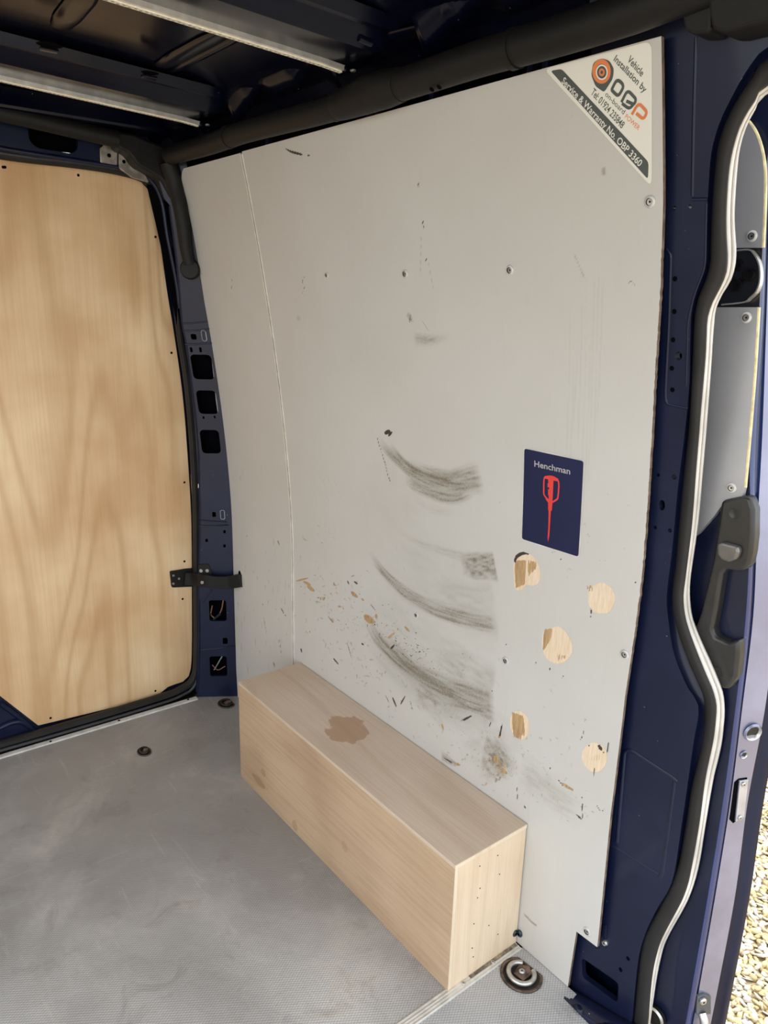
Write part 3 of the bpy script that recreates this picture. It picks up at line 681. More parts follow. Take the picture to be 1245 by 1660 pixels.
child(box('ply_edge', (q1[0]-.0008, q0[1]+.0007, .0005), (q1[0]-.0002, q0[1]+.0085, BH-.0095), PLYE), wb_); child(box('ply_edge', (q1[0]-.0002, q0[1]+.0007, BH-.0085), (q1[0]+.0004, q1[1]-.001, BH-.0008), PLYE), wb_)
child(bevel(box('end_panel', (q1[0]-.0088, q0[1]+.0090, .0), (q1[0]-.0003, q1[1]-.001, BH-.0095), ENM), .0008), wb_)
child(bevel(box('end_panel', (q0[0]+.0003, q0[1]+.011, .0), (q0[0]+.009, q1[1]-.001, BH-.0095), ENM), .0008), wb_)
for (y_, z_) in ((.93, .265), (.935, .21), (.93, .19), (.925, .13), (.925, .07), (.98, .265), (.99, .215), (.97, .10), (.93, .045), (1.0, .06)):
    o = link('pin_hole', PIN, wb_); orient(o, (0, 0, 0), (1, 0, 0)); o.location = (0, y_-q0[1], z_); o.scale = (.45, .45, .4)
# dark two-lobed fixing between box and panel near the floor
fx = thing(empty('angle_fixing', tuple(W(838, 1508)-np.array([0, .0, 0]))), 'small black two-lobed corner fixing between box end and panel near the floor', 'fixing')
for s_ in (0, 1):
    me = lathe_mesh('fixing_lobe', [(.0001, 0), (.0085, 0), (.0085, .002), (.006, .0045), (.0035, .005), (.003, .002)], 16, (simple('fixing_dark', (.03, .06, .07), .4, .5), DARK), [0, 0, 0, 0, 1, 1], sx=.8)
    o = link('lobe', me, fx)
    if s_: orient(o, (.0095, -.001, 0), (0, -1, 0))
    else: orient(o, (.0015, -.0095, 0), (1, 0, 0))

# ------------------------------------------------------------------ strips on the floor
tr = thing(empty('floor_joint_strip', (JX, .2, 0)), 'ribbed aluminium joint strip crossing the floor beside the plywood box end', 'strip')
prof = [(-.013, 0), (-.013, .0012), (-.010, .0028), (-.0065, .0016), (-.003, .0028), (0, .0016), (.003, .0028), (.0065, .0016), (.010, .0028), (.013, .0012), (.013, 0)]
pr = [(a, b_) for a, b_ in prof]
o = frame_sweep('strip_profile', [(JX+.002, y_, .0002) for y_ in (-.70, .2, .9, 1.060)], pr, ALU, None, smooth=False); child(o, tr)
for y_ in (.90, .985, .5, .1):
    o = link('strip_screw', SCRS, tr); o.location = (.002, y_-.2, .0020); o.scale = (.8, .8, .6)
o = mk('worn_filler', [(JX-.009, .92, .0031), (JX+.003, .92, .0031), (JX+.004, 1.058, .0032), (JX-.010, 1.058, .0032)], [(0, 1, 2, 3)], simple('strip_dirt', (.22, .18, .13), .8, var=.6, sc=90)); child(solid(o, .0004), tr)
A_ = P(0, 1226, 2, 0); B_ = P(318, 1131, 2, 0)
sl = thing(empty('sill_strip', (A_[0], A_[1], 0)), 'worn white metal edge strip along the floor at the rear door', 'strip')
dvec = (B_-A_)/np.linalg.norm(B_-A_)
o = frame_sweep('strip_profile', [A_-dvec*1.0+np.array([.006, 0, 0]), A_+np.array([.006, 0, 0]), B_+np.array([.006, 0, 0])], [(-.010, 0), (-.010, .003), (-.008, .0042), (.008, .0042), (.010, .003), (.010, 0)], WHITEALU, None, smooth=False); child(o, sl)
for u, v_ in ((82, 1202), (193, 1168), (305, 1134)):
    p = P(u, v_, 2, 0.0042); o = link('strip_screw', PIN, sl); o.location = tuple(p-np.array([A_[0], A_[1], 0])); o.scale = (1.3, 1.3, .8)

# ------------------------------------------------------------------ lashing rings
def lashing(name, c_, rx_, ry_, label, D_=True, rot=0.0):
    t = thing(empty(name, (c_[0], c_[1], 0)), label, 'lashing ring', 'recessed lashing points in the floor'); t.rotation_euler = (0, 0, rot)
    k = 32; vs, fs = [], []
    for (r, z) in ((1.0, .0006), (1.0, .0026), (.93, .0030), (.86, .0022), (.80, .0008), (.05, .0006)):
        for i in range(k):
            a = 2*math.pi*i/k; yy = math.sin(a); xx = math.cos(a)
            if D_: yy = max(-1.0, min(.72, yy))
            vs.append((rx_*r*xx, ry_*r*yy, z))
    for j in range(5):
        for i in range(k): fs.append((j*k+i, j*k+(i+1) % k, (j+1)*k+(i+1) % k, (j+1)*k+i))
    fs.append(tuple(5*k+i for i in range(k)))
    mk('pan', vs, fs, [RUSTD, RUST], t, True, [0 if i < 32*1 else (1 if i < 32*3 else 0) for i in range(len(fs))])
    pts = []
    for i in range(29):
        a = math.radians(-90+ -150+300*i/28); pts.append((.60*rx_*math.cos(a), .60*ry_*math.sin(a), .0060))
    tube('ring', pts, .0052 if rx_ > .04 else .0034 if rx_ > .025 else .0022, STEEL if rx_ > .04 else RUSTD, t, 40, 10)
    mk('tongue', [(-.28*rx_, -.25*ry_, .003), (.28*rx_, -.25*ry_, .003), (.36*rx_, .35*ry_, .006), (.06*rx_, .52*ry_, .010), (-.36*rx_, .35*ry_, .006), (0, 0, .011)],
       [(0, 1, 5), (1, 2, 5), (2, 3, 5), (3, 4, 5), (4, 0, 5), (4, 3, 2, 1, 0)], RUST, t)
    o = link('bolt', SCRS, t); o.location = (0, .03*ry_, .0085); o.scale = (.9*rx_/.035, .9*rx_/.035, 1) if rx_ > .04 else (.35, .35, .5)
    return t
lashing('lashing_ring', P(845, 1581, 2, 0), .044, .042, 'large rusty lashing ring in an oval recess at the front of the box', True, .1)
lashing('lashing_ring', P(234, 1219, 2, 0), .026, .020, 'small round rusty lashing point alone in the open floor by the rear door', False, 0)
lashing('lashing_ring', P(367, 1141, 2, 0), .033, .028, 'dark lashing ring in the far floor corner behind the plywood box', True, 0)

# ------------------------------------------------------------------ the body side (navy metal)
wall = struct(empty('wall_right'), 'navy metal body side of the van around the grey lining')
O1 = .018
E1 = [(1245, 76), (1214, 109), (1189, 152), (1166, 200), (1153, 248), (1148, 310), (1145, 370), (1144, 431), (1130, 470), (1121, 506), (1119, 551), (1117, 626), (1110, 702), (1099, 790), (1090, 887), (1081, 965), (1084, 1010), (1093, 1061), (1114, 1113), (1130, 1137), (1132, 1160), (1125, 1199), (1116, 1262), (1105, 1337), (1090, 1426), (1064, 1475), (1045, 1516), (1034, 1561), (1024, 1660)]
E2 = [(1245, 95), (1211, 137), (1184, 182), (1166, 228), (1159, 278), (1155, 330), (1153, 370), (1150, 437), (1136, 470), (1127, 506), (1123, 566), (1118, 672), (1114, 720), (1104, 820), (1096, 911), (1090, 962), (1093, 1001), (1104, 1040), (1120, 1082), (1135, 1116), (1143, 1146), (1138, 1206), (1122, 1273), (1112, 1337), (1097, 1411), (1071, 1467), (1049, 1508), (1038, 1546), (1026, 1660)]
E3 = [(1245, 139), (1222, 167), (1201, 203), (1189, 241), (1182, 280), (1178, 342), (1178, 380), (1180, 413), (1177, 446), (1163, 476), (1151, 500), (1147, 521), (1144, 581), (1136, 672), (1134, 700), (1129, 760), (1122, 850), (1113, 926), (1108, 971), (1113, 1007), (1126, 1046), (1144, 1091), (1160, 1131), (1161, 1160), (1157, 1199), (1144, 1262), (1135, 1329), (1124, 1393), (1112, 1445), (1090, 1490), (1071, 1527), (1058, 1580), (1051, 1660)]
E4 = [(1245, 152), (1232, 167), (1214, 197), (1201, 235), (1195, 280), (1191, 354), (1194, 401), (1191, 437), (1179, 467), (1163, 491), (1157, 536), (1153, 596), (1145, 702), (1140, 760), (1132, 850), (1120, 935), (1119, 971), (1123, 1001), (1138, 1040), (1157, 1082), (1172, 1122), (1175, 1150), (1170, 1206), (1157, 1262), (1144, 1337), (1133, 1404), (1118, 1453), (1097, 1494), (1079, 1527), (1066, 1580), (1054, 1660)]
def wcurve(px, off, ext_top, ext_bot):
    pts = [W(u, v_, off) for u, v_ in px]; z0 = pts[0][2]
    top = [np.array([x, float(Yw(z0+dz))+off, z0+dz]) for x, dz in ext_top]
    last = pts[-1]; bot = [np.array([last[0], last[1], last[2]-d]) for d in ext_bot]
    return top+pts+bot
XT = ((.55, .052), (.2, .052), (-.1, .052), (-.3, .048), (-.41, .034)); XB = (.06, .14)
c1 = wcurve(E1, O1, XT, XB)
outl = [tuple((p[0], p[2])) for p in smoothline(c1, 200)]
zb = outl[-1][1]
outer = outl+[(-.76, zb), (-.76, 1.72), (.55, 1.72)]
wx = lambda u, v_: WX(u, v_, O1)
def hole(u, v_, r, n=12, ar=1.0): c_ = wx(u, v_); return [(c_[0]+r*math.cos(2*math.pi*i/n), c_[1]+r*ar*math.sin(2*math.pi*i/n)) for i in range(n)]
holes = [hole(1100, 577, .0058), hole(1093, 337, .003), hole(1118, 335, .003), hole(1073, 819, .0055, 12, 1.6), hole(1067, 770, .003), hole(1093, 773, .0042), hole(1062, 855, .003), hole(1086, 860, .0035),
         hole(1018, 1554, .0042), hole(1006, 1572, .0042, 12, 1.2), roundpoly([wx(*q) for q in ((943, 1552), (1003, 1594), (1001, 1626), (944, 1584))], .008)]
sheet('front_pillar', outer, holes, wfn(O1), NAVY, wall, step=.03, lip=.012)
# recess beside the lining notch with its slot
loft('pillar_step', [[W(u, v_, O1+.0005) for u, v_ in ((968, 1500), (967, 1518), (966, 1538))], [W(u-2, v_, O1-.005) for u, v_ in ((969, 1500), (968, 1518), (967, 1538))], [W(u+14, v_, O1-.001) for u, v_ in ((970, 1500), (969, 1518), (968, 1538))]], NAVY, wall, n=20)
# pockets behind holes
loft('opening_flange', [c1, wcurve([(u+3, v_+1) for u, v_ in E1], O1+.010, XT, XB), wcurve(E2, O1+.018, XT, XB), wcurve(E3, O1+.020, [(x, dz+.0) for x, dz in XT], XB)], NAVY, wall, n=260)
# embossed outlines pressed in the sheet
def rib(px, r=.0016, off=O1, closed=False, name='pressed_rib', par=None, m_=None, sm=False):
    pts = [W(u, v_, off) for u, v_ in px]; line = smoothline(pts, 60) if sm else np.array(roundpath(np.array(pts), .012))
    frame_sweep(name, line, circ(r, 8, .45), m_ or NAVY, par or wall, upv=(0, 1, 0))
rib([(1000, 1365), (1012, 1218), (1022, 1216), (1092, 1262), (1098, 1268)], .004); rib([(1094, 1262), (1085, 1330), (1073, 1418), (1068, 1422)], .0032); rib([(1068, 1418), (1030, 1395), (988, 1368)], .0022)
rib([(1080, 404), (1087, 412), (1084, 520), (1078, 640), (1080, 655), (1115, 662)], .0024)
rib([(1128, 60), (1124, 200), (1122, 318)], .0022); rib([(1122, 323), (1147, 323)], .0026)
rib([(1145, 330), (1143, 432), (1124, 480), (1115, 520), (1112, 626)], .0014)
for u, v_ in ((1094, 452), (1093, 505), (1091, 551), (1089, 597), (1090, 632)):
    o = link('spot_weld', PIN, wall); p = W(u, v_, O1); orient(o, p, wnormal(p[2])); o.scale = (1.2, 1.2, .4); 
o = link('stud', SCRS, wall); p = W(982, 1527, O1); orient(o, p, wnormal(p[2])); o.scale = (1.1, 1.1, 2)
# foot folding in to the floor
fa, fb = W(922, 1597, O1+.008), W(1022, 1651, O1+.008); ga, gb = P(914, 1618, 2, 0.001), P(955, 1660, 2, 0.001)
gb2 = gb+(gb-ga)*.8; fb2 = fb+(fb-fa)*.3
mid = [(fa+ga)/2+np.array([0, .006, .008]), (fb2+gb2)/2+np.array([0, .006, .008])]
FOOT = loft('pillar_foot', [[fa, (fa+fb2)/2, fb2], [mid[0], (mid[0]+mid[1])/2, mid[1]], [ga, (ga+gb2)/2, gb2]], NAVY, wall, n=20); solid(FOOT, .002)
for t_ in (.3, .72):
    a = fa+(fb2-fa)*t_+np.array([0, -.002, -.004]); g = ga+(gb2-ga)*t_+np.array([0, -.004, .006]); q = (a+g)/2+np.array([.0, -.012, .006]); e_ = (gb2-ga)/np.linalg.norm(gb2-ga)*.014
    mk('gusset', [a, g-e_, g+e_, q], [(0, 1, 3), (0, 3, 2), (1, 2, 3), (0, 2, 1)], NAVY, wall, True)
# hollow structure behind: outer skin and inner cavity
zz = np.linspace(-.3, 1.82, 24)
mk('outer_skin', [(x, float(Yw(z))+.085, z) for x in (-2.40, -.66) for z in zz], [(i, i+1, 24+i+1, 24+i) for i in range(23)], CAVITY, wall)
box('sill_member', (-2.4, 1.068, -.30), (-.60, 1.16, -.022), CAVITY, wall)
mk('rail_return', [(-.66, float(Yw(z))+.085, z) for z in zz]+[(-.62, float(Yw(z))+.045, z) for z in zz], [(i, i+1, 24+i+1, 24+i) for i in range(23)], NAVY, wall)
# upper rail between the lining and the roof, with brackets in the shadow gap
rail = []
for (y_, z_) in ((.955, 1.60), (.952, 1.66), (.945, 1.70), (.930, 1.735), (.905, 1.765), (.870, 1.785), (.80, 1.80)):
    rail.append([(-2.35, y_+.02, z_), (-1.5, y_+.02, z_), (-.8, y_+.02, z_), (.6, y_+.02, z_)])
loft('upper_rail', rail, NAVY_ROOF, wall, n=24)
for u, v_ in ((432, 222), (598, 168), (612, 165), (700, 135), (860, 96), (885, 90)):
    p = W(u, v_, .014); box('rail_bracket', (p[0]-.005, p[1]-.002, p[2]-.03), (p[0]+.005, p[1]+.012, p[2]+.035), NAVY, wall, .002)
# scalloped inner cant rail plates between the roof bows
def cant(x0, x1, nm='cant_rail'):
    k = 40; a = np.linspace(0, 1, k); lowz = 1.700+.026*np.clip(np.sin(a*math.pi)*2.2, 0, 1)
    sc_ = .018*np.clip(np.cos((a-.3)*14), 0, 1)
    vs = [(x0+(x1-x0)*t, .860, 1.768) for t in a]+[(x0+(x1-x0)*t, .905, lz+s_) for t, lz, s_ in zip(a, lowz, sc_)]
    o = mk(nm, vs, [(i, i+1, k+i+1, k+i) for i in range(k-1)], NAVY_ROOF, wall, True); solid(o, .0015)
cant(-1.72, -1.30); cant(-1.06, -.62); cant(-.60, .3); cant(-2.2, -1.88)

# ------------------------------------------------------------------ rubber seal round the side door opening
seal = thing(empty('side_door_seal', tuple(W(1110, 750, .03))), 'black rubber seal with pale bulb curving round the open side door frame', 'seal')
def sealcurve(E, off): return wcurve(E, off, XT, XB)
SO = .030
mid23 = lambda t: [(a[0]*(1-t)+b_[0]*t, a[1]*(1-t)+b_[1]*t) for a, b_ in zip(px2, px3)]
n_ = 60
px2 = smoothline(E2, n_); px3 = smoothline(E3, n_); px4 = smoothline(E4, n_)
o = loft('seal_strip', [sealcurve(px2, SO+.004), sealcurve(px2, SO-.004), sealcurve(mid23(.12), SO-.008), sealcurve(mid23(.5), SO-.010), sealcurve(mid23(.9), SO-.008), sealcurve(px3, SO-.002), sealcurve(px3, SO+.012)], RUBBER, None, n=260); child(o, seal)
d34 = lambda t: [(a[0]*(1-t)+b_[0]*t, a[1]*(1-t)+b_[1]*t) for a, b_ in zip(px3, px4)]
o = loft('seal_bulb', [sealcurve(d34(-.02), SO-.001), sealcurve(d34(.18), SO+.000), sealcurve(d34(.38), SO+.004), sealcurve(d34(.50), SO+.010), sealcurve(d34(.55), SO+.008), sealcurve(d34(.75), SO+.008), sealcurve(d34(.92), SO+.014), sealcurve(px4, SO+.024), sealcurve(d34(.9), SO+.034)], BULB, None, n=260); child(o, seal)

# ------------------------------------------------------------------ sliding side door, slid back outside the opening
sdoor = struct(empty('door_2'), 'navy sliding side door slid back behind the opening')
YI = 1.135
def K(y): return lambda u, v_: P(u, v_, 1, y)
def kx(px, y): return [P(u, v_, 1, y) for u, v_ in px]
# sections of the leading edge, sight lines of each fold down the door
g0 = [(1150, 60), (1130, 300), (1080, 500), (1050, 700), (1030, 1000), (1060, 1200), (1020, 1450), (990, 1700)]
def col(*xs): return list(zip(xs, (120, 300, 500, 700, 850, 1000, 1150, 1300, 1450, 1600, 1700)))
VV = (120, 300, 500, 700, 850, 1000, 1150, 1300, 1450, 1600, 1700)
fold1 = list(zip((1262, 1240, 1231, 1216, 1216, 1209, 1192, 1172, 1148, 1122, 1104), VV))       # inner face turns away
fold2 = list(zip((1268, 1246, 1238, 1226, 1222, 1216, 1200, 1181, 1157, 1131, 1113), VV))       # narrow groove
fold3 = list(zip((1274, 1250, 1243, 1236, 1228, 1221, 1203, 1184, 1160, 1134, 1116), VV))
fold4 = list(zip((1330, 1300, 1292, 1280, 1268, 1258, 1240, 1212, 1192, 1164, 1144), VV))        # end face to outer flange
fold5 = list(zip((1350, 1315, 1305, 1292, 1282, 1272, 1252, 1222, 1204, 1178, 1160), VV))
fold6 = list(zip((1362, 1325, 1316, 1304, 1294, 1285, 1266, 1238, 1216, 1188, 1168), VV))
c0 = [p+np.array([-.5, 0, 0]) for p in kx(fold1, YI)]
loft('inner_skin', [c0, kx(fold1, YI)], NAVY, sdoor, n=60)
loft('edge_fold', [kx(fold1, YI), kx(fold2, YI+.006), kx(fold2, YI+.022), kx(fold3, YI+.016)], BLUE, sdoor, n=60)
ENDM = navy_mat('door_end_sky_sheen', (.24, .245, .36), .40, 1.0); ENDM.node_tree.nodes['Principled BSDF'].inputs['Metallic'].default_value = .5  # navy sheet metal; sky reflection painted in as a pale base colour
loft('end_face', [kx(fold3, YI+.016), kx(fold4, YI+.052)], ENDM, sdoor, n=60)
loft('outer_flange', [kx(fold4, YI+.052), kx(fold4, YI+.062), kx(fold5, YI+.066), kx(fold6, YI+.074), kx(fold6, YI+.082)], NAVY, sdoor, n=60)
loft('outer_panel', [kx(fold6, YI+.082), [p+np.array([-.7, .0, 0]) for p in kx(fold6, YI+.090)]], BLUE, sdoor, n=60)
# two grey lining pieces with pale ply edges and screws
def dpl(name, px, y0, t, m_, bv=0, r=0):
    poly = [tuple(P(u, v_, 1, y0)[[0, 2]]) for u, v_ in px]
    if r: poly = roundpoly(poly, r)
    return plate(name, poly, lambda a, b_: (a, y0, b_), lambda a, b_: (a, y0+t, b_), m_, sdoor, bv)
YL = YI-.012
dpl('upper_lining', [(1214, 199), (1224, 215), (1233, 240), (1238, 275), (1238, 330), (1235, 401), (1150, 403), (1150, 199)], YL, .010, DOORGREY)
dpl('lower_lining', [(1228, 498), (1222, 600), (1214, 700), (1206, 790), (1202, 808), (1192, 813), (1176, 811), (1158, 836), (1131, 866), (1080, 900), (1080, 498)], YL, .010, DOORGREY)
def edge_line(px, nm): tube(nm, [P(u, v_, 1, YL+.003) for u, v_ in px], .0028, PLYEDGE, sdoor, 30, 8)
edge_line([(1214, 198), (1225, 214), (1234.5, 240), (1240, 275), (1240, 330), (1237, 401)], 'ply_edge'); edge_line([(1230, 499), (1224, 600), (1216, 700), (1208, 790)], 'ply_edge')
for u, v_ in ((1219, 383), (1210, 515), (1186, 791)):
    o = link('screw', SCR, sdoor); orient(o, P(u, v_, 1, YL), (0, -1, 0)); o.scale = (.95, .95, 1)
# roller housing between the linings
hb = dpl('roller_recess', [(1150, 404), (1236, 402), (1231, 497), (1120, 497)], YI-.002, .004, simple('recess_dark', (.012, .013, .02), .35, coat=.5), 0)
bc = [(1180, 408), (1214, 405), (1224, 411), (1233, 430), (1234, 455), (1228, 473), (1218, 483), (1208, 490), (1172, 494)]
rimp = smoothline([P(u, v_, 1, YI-.008) for u, v_ in bc], 60)
frame_sweep('roller_bracket_rim', rimp, [(-.0010, -.005), (.0010, -.005), (.0010, .004), (-.0010, .004)], simple('zinc_rim', (.62, .60, .56), .25, .7), sdoor, upv=(0, 1, 0))
for u, v_, r in ((1215, 446, 1.2), (1194, 462, 1.2), (1196, 430, 1.1)):
    me = lathe_mesh('bolt_head', [(.0001, 0), (.008, 0), (.008, .004), (.0062, .0045), (.005, .001), (.002, .001), (.0015, .003)], 18, (simple('black_bolt', (.02, .02, .022), .25, .6), DARK), None)
    o = link('bolt', me, sdoor); orient(o, P(u, v_, 1, YI-.004), (0, -1, 0)); o.scale = (r, r, 1)
# pull handle with release lever
HP = simple('satin_charcoal_handle', (.024, .0235, .023), .30, .1, var=.1, sc=60)
hc = lambda x, y: (1000+x/3.32, 700+y/3.32)
hp = [(560, 372), (600, 362), (680, 345), (715, 352), (736, 420), (735, 560), (725, 650), (712, 715), (690, 740), (650, 755), (590, 742), (566, 765), (552, 850), (535, 960), (515, 1070), (530, 1105), (600, 1138), (655, 1120), (655, 1200), (642, 1320), (600, 1388), (560, 1384), (490, 1260), (440, 1150), (420, 1050), (450, 970), (490, 800), (515, 690), (528, 600), (545, 480)]
hpoly = [tuple(P(*hc(x, y), 1, YI-.020)[[0, 2]]) for x, y in hp]
hnd = plate('pull_handle', hpoly, lambda a, b_: (a, YI-.020, b_), lambda a, b_: (a, YI+.004, b_), HP, sdoor); bevel(hnd, .006, 3)
hnd.data.shade_smooth(); hnd.data.set_sharp_from_angle(angle=math.radians(50))
lv = [(536, 606), (560, 596), (620, 612), (650, 620), (655, 650), (640, 690), (600, 705), (560, 690), (540, 660)]
lvp = [tuple(P(*hc(x, y), 1, YI-.032)[[0, 2]]) for x, y in lv]
o = plate('release_lever', lvp, lambda a, b_: (a, YI-.032, b_), lambda a, b_: (a, YI-.018, b_), simple('satin_lever', (.16, .155, .15), .28, .6), hnd, .004)
for x, y in ((632, 440), (545, 1292)):
    me = lathe_mesh('cap', [(.0001, 0), (.0078, 0), (.0074, .0006), (.0068, .0002)], 18, (HP,)); o = link('cap', me, hnd); orient(o, P(*hc(x, y), 1, YI-.0204), (0, -1, 0)); o.scale = (1.1, 1.1, 1)
# fittings on the door's end face: they sit on the slanted end strip
def endp(u, v_, off=0.0):
    # plane through the end strip near this height
    iu = lambda f: np.interp(v_, VV, [q_[0] for q_ in f])
    a = P(iu(fold3), v_, 1, YI+.016); b_ = P(iu(fold4), v_, 1, YI+.052); d_ = (b_-a)/np.linalg.norm(b_-a); nn = np.cross(d_, np.array([.12, 0, 1.0])); nn /= np.linalg.norm(nn)
    if nn@(CAM-a) < 0: nn = -nn
    rr = ray(u, v_); t = ((a-CAM)@nn)/(rr@nn); return CAM+rr*t+nn*off, nn
def endthing(nm, me, u, v_, sc=(1, 1, 1), off=.0002, m_=None):
    p, nn = endp(u, v_); o = link(nm, me, sdoor, m_); orient(o, p+nn*off, nn); o.scale = sc; return o
me = lathe_mesh('buffer_socket', [(.0001, 0), (.0150, 0), (.0150, .0015), (.0128, .0035), (.0108, .003), (.0095, -.004), (.004, -.006)], 26, (STEEL, simple('socket_dark', (.03, .035, .035), .3, .5)), [0, 0, 0, 0, 1, 1, 1])
me2 = lathe_mesh('buffer_ring', [(.0135, .0), (.0150, .0015), (.0128, .0045), (.0108, .003), (.0100, .0006), (.001, .0004)], 26, (ENDM, STEEL, simple('socket_dark', (.03, .035, .035), .3, .5)), [0, 0, 1, 1, 2, 2])
endthing('guide_socket', me2, 1219, 1186, (1.1, 1.1, 1.2)); endthing('guide_socket', me2, 1205, 1223, (.50, .50, .6))
def endbox(nm, px, h, m_, par=None):
    ps = [endp(u, v_) for u, v_ in px]; k = len(ps); vs = [p for p, n__ in ps]+[p+n__*h for p, n__ in ps]
    o = fix(mk(nm, vs, [tuple(range(k)), tuple(range(k, 2*k))[::-1]]+[(i, (i+1) % k, k+(i+1) % k, k+i) for i in range(k)], m_, sdoor)); bevel(o, .0006); return o
endbox('latch_slot', [(1190, 1268), (1197, 1262), (1211, 1260), (1204, 1322), (1188, 1334), (1182, 1328)], .0012, DARK)
endbox('striker_plate', [(1197, 1264), (1211, 1262), (1204, 1322), (1190, 1330)], .004, simple('striker_light', (.50, .50, .56), .25, .5))
for u, v_ in ((1202, 1268), (1196, 1322)): endthing('bolt', SCRS, u, v_, (.8, .8, 1), .0042)
endbox('catch_bracket', [(1128, 1612), (1139, 1608), (1150, 1612), (1150, 1640), (1126, 1640)], .005, simple('bracket_grey', (.10, .11, .13), .35, .4))
endthing('bolt', SCRS, 1136, 1617, (1.3, 1.3, 1.6), .0052)
pc, nn = endp(1136, 1640); tube('catch_roller', [pc+nn*.004, pc+nn*.012+np.array([.0, 0, -.006]), pc+nn*.016+np.array([0, 0, -.022]), pc+nn*.016+np.array([0, 0, -.05])], .008, STEEL, sdoor, 14, 12)
me = lathe_mesh('lower_buffer', [(.0001, 0), (.020, 0), (.020, .008), (.016, .011), (.012, .008), (.004, .008)], 24, (BLACKP, STEEL), [0, 0, 1, 0, 0, 0]); o = link('lower_buffer', me, sdoor); orient(o, P(1064, 1645, 1, YI-.004), (0, -1, 0))

# ------------------------------------------------------------------ rear pillar
rp = [(276, 334), (289, 437), (296, 521), (304, 559), (309, 601), (317, 661), (323, 730), (325, 803), (325, 883), (323, 964), (323, 1060), (322, 1100)]
lft = [Ds(u, v_) for u, v_ in rp]; top_s = lft[0][0]
lft = [tuple(p) for p in smoothline(lft, 60)]
outerD = [(-.03, -.01), (-.03, 1.70), (top_s+.02, 1.70), (top_s+.012, lft[0][1]+.02)]+lft+[(lft[-1][0]+.008, -.01)]
def dh(u, v_, wpx, hpx, r=.006):
    s0, z0 = Ds(u, v_); s1, _ = Ds(u-wpx/2, v_); s2, _ = Ds(u+wpx/2, v_); _, z1 = Ds(u, v_-hpx/2); _, z2 = Ds(u, v_+hpx/2)
    return rrect((s1+s2)/2, (z1+z2)/2, abs(s1-s2), abs(z1-z2), r)
dholes = [dh(328, 595, 34, 40, .012), dh(336, 652, 32, 38, .012), dh(341, 716, 31, 38, .012), dh(353, 990, 28, 34, .008), dh(354, 1080, 28, 32, .008), dh(365, 1039, 8, 10, .004), dh(347, 834, 6, 8, .003), dh(314, 546, 9, 9, .004),
          dh(310, 567, 4, 8, .002), dh(325, 567, 4, 8, .002), dh(330, 677, 3, 4, .001), dh(348, 676, 3, 4, .001), dh(335, 876, 4, 5, .002), dh(364, 862, 4, 5, .002), dh(364, 885, 4, 5, .002)]
sheet('rear_pillar', outerD, dholes, lambda a, b_, d: Dmap(a, b_, -d), NAVY, wall, step=.03, lip=.01)
zz3 = np.linspace(-.01, 1.70, 20)
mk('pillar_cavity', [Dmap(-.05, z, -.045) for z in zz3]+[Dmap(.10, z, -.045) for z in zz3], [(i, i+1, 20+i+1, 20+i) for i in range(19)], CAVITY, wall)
def drib(px, r, nm='pressed_rib', m_=NAVY): frame_sweep(nm, [Dmap(*Ds(u, v_), .0005) for u, v_ in px], circ(r, 8), m_, wall, upv=(0, .6, .8))
drib([(297, 524), (312, 524), (337, 521)], .0022); drib([(299, 536), (318, 536), (341, 533)], .0022); drib([(300, 558), (320, 558), (344, 556)], .0025)
drib([(324, 843), (345, 845), (368, 846)], .002); drib([(324, 852), (345, 852), (370, 851)], .002); drib([(326, 1053), (350, 1051), (380, 1047)], .002)
drib([(329, 975), (343, 956)], .003)
for u, v_ in ((331, 544), (361, 834)):
    lp = rrect(0, 0, .013, .030, .005); s0, z0 = Ds(u, v_)
    frame_sweep('clip_loop', [Dmap(s0+a, z0+b_, .003) for a, b_ in lp+[lp[0]]], circ(.0016, 8), simple('clip_metal', (.30, .32, .38), .35, .5), wall, upv=(.84, -.5, 0))
# loose wires showing in the two lower openings
for k, (px, r) in enumerate(((((343, 985), (341, 1000), (350, 1005), (358, 992), (361, 975)), .0022), (((345, 1008), (352, 1002), (357, 998)), .0045), (((346, 1090), (352, 1080), (360, 1066), (357, 1072)), .0018), (((343, 1082), (352, 1090), (364, 1084)), .0016))):
    tube('wire', [Dmap(*Ds(u, v_), -.018) for u, v_ in px], r, [COPPER, BLACKP, simple('wire_grey', (.3, .3, .3), .5), COPPER][k], wall, 24, 8)

# ------------------------------------------------------------------ rear door with its plywood board
rdoor = struct(empty('door_1'), 'closed rear door covered by a tall plywood board')
XP = -2.250
pp = [(130, 271), (190, 281), (222, 290), (241, 310), (252, 345), (262, 410), (272, 480), (282, 540), (296, 641), (304, 738), (310, 843), (311, 960), (311, 1040), (309, 1085), (300, 1103), (275, 1112), (262, 1122), (250, 1131), (62, 1176)]
ppw = [tuple(P(u, v_, 0, XP)[[1, 2]]) for u, v_ in pp]; a_ = P(0, 1128, 0, XP); b__ = P(0, 252, 0, XP)
ppw = [tuple(q) for q in smoothline(ppw[:-1], 70)]+[ppw[-1], (a_[1], a_[2]), (a_[1]-.12, a_[2]+.15), (.06, a_[2]+.2), (.06, b__[2]+.012), (b__[1], b__[2])]
PLY = wood_mat('door_plywood', (.68, .43, .225), (.86, .65, .40), (.50, .27, .11), (1, 2.6, .50), 1.0, 11, rough=.42, ringp=3.0, ringm=.42, finem=.20)
ply = plate('plywood_board', ppw, lambda a, b_: (XP, a, b_), lambda a, b_: (XP-.009, a, b_), PLY, rdoor)
for u, v_ in ((8, 271), (127, 284), (252, 384), (278, 572), (299, 782), (299, 910), (296, 971), (252, 1120), (82, 1164), (5, 190+81)):
    o = link('screw', PIN, ply); orient(o, P(u, v_, 0, XP), (1, 0, 0)); o.scale = (1.2, 1.2, .6)
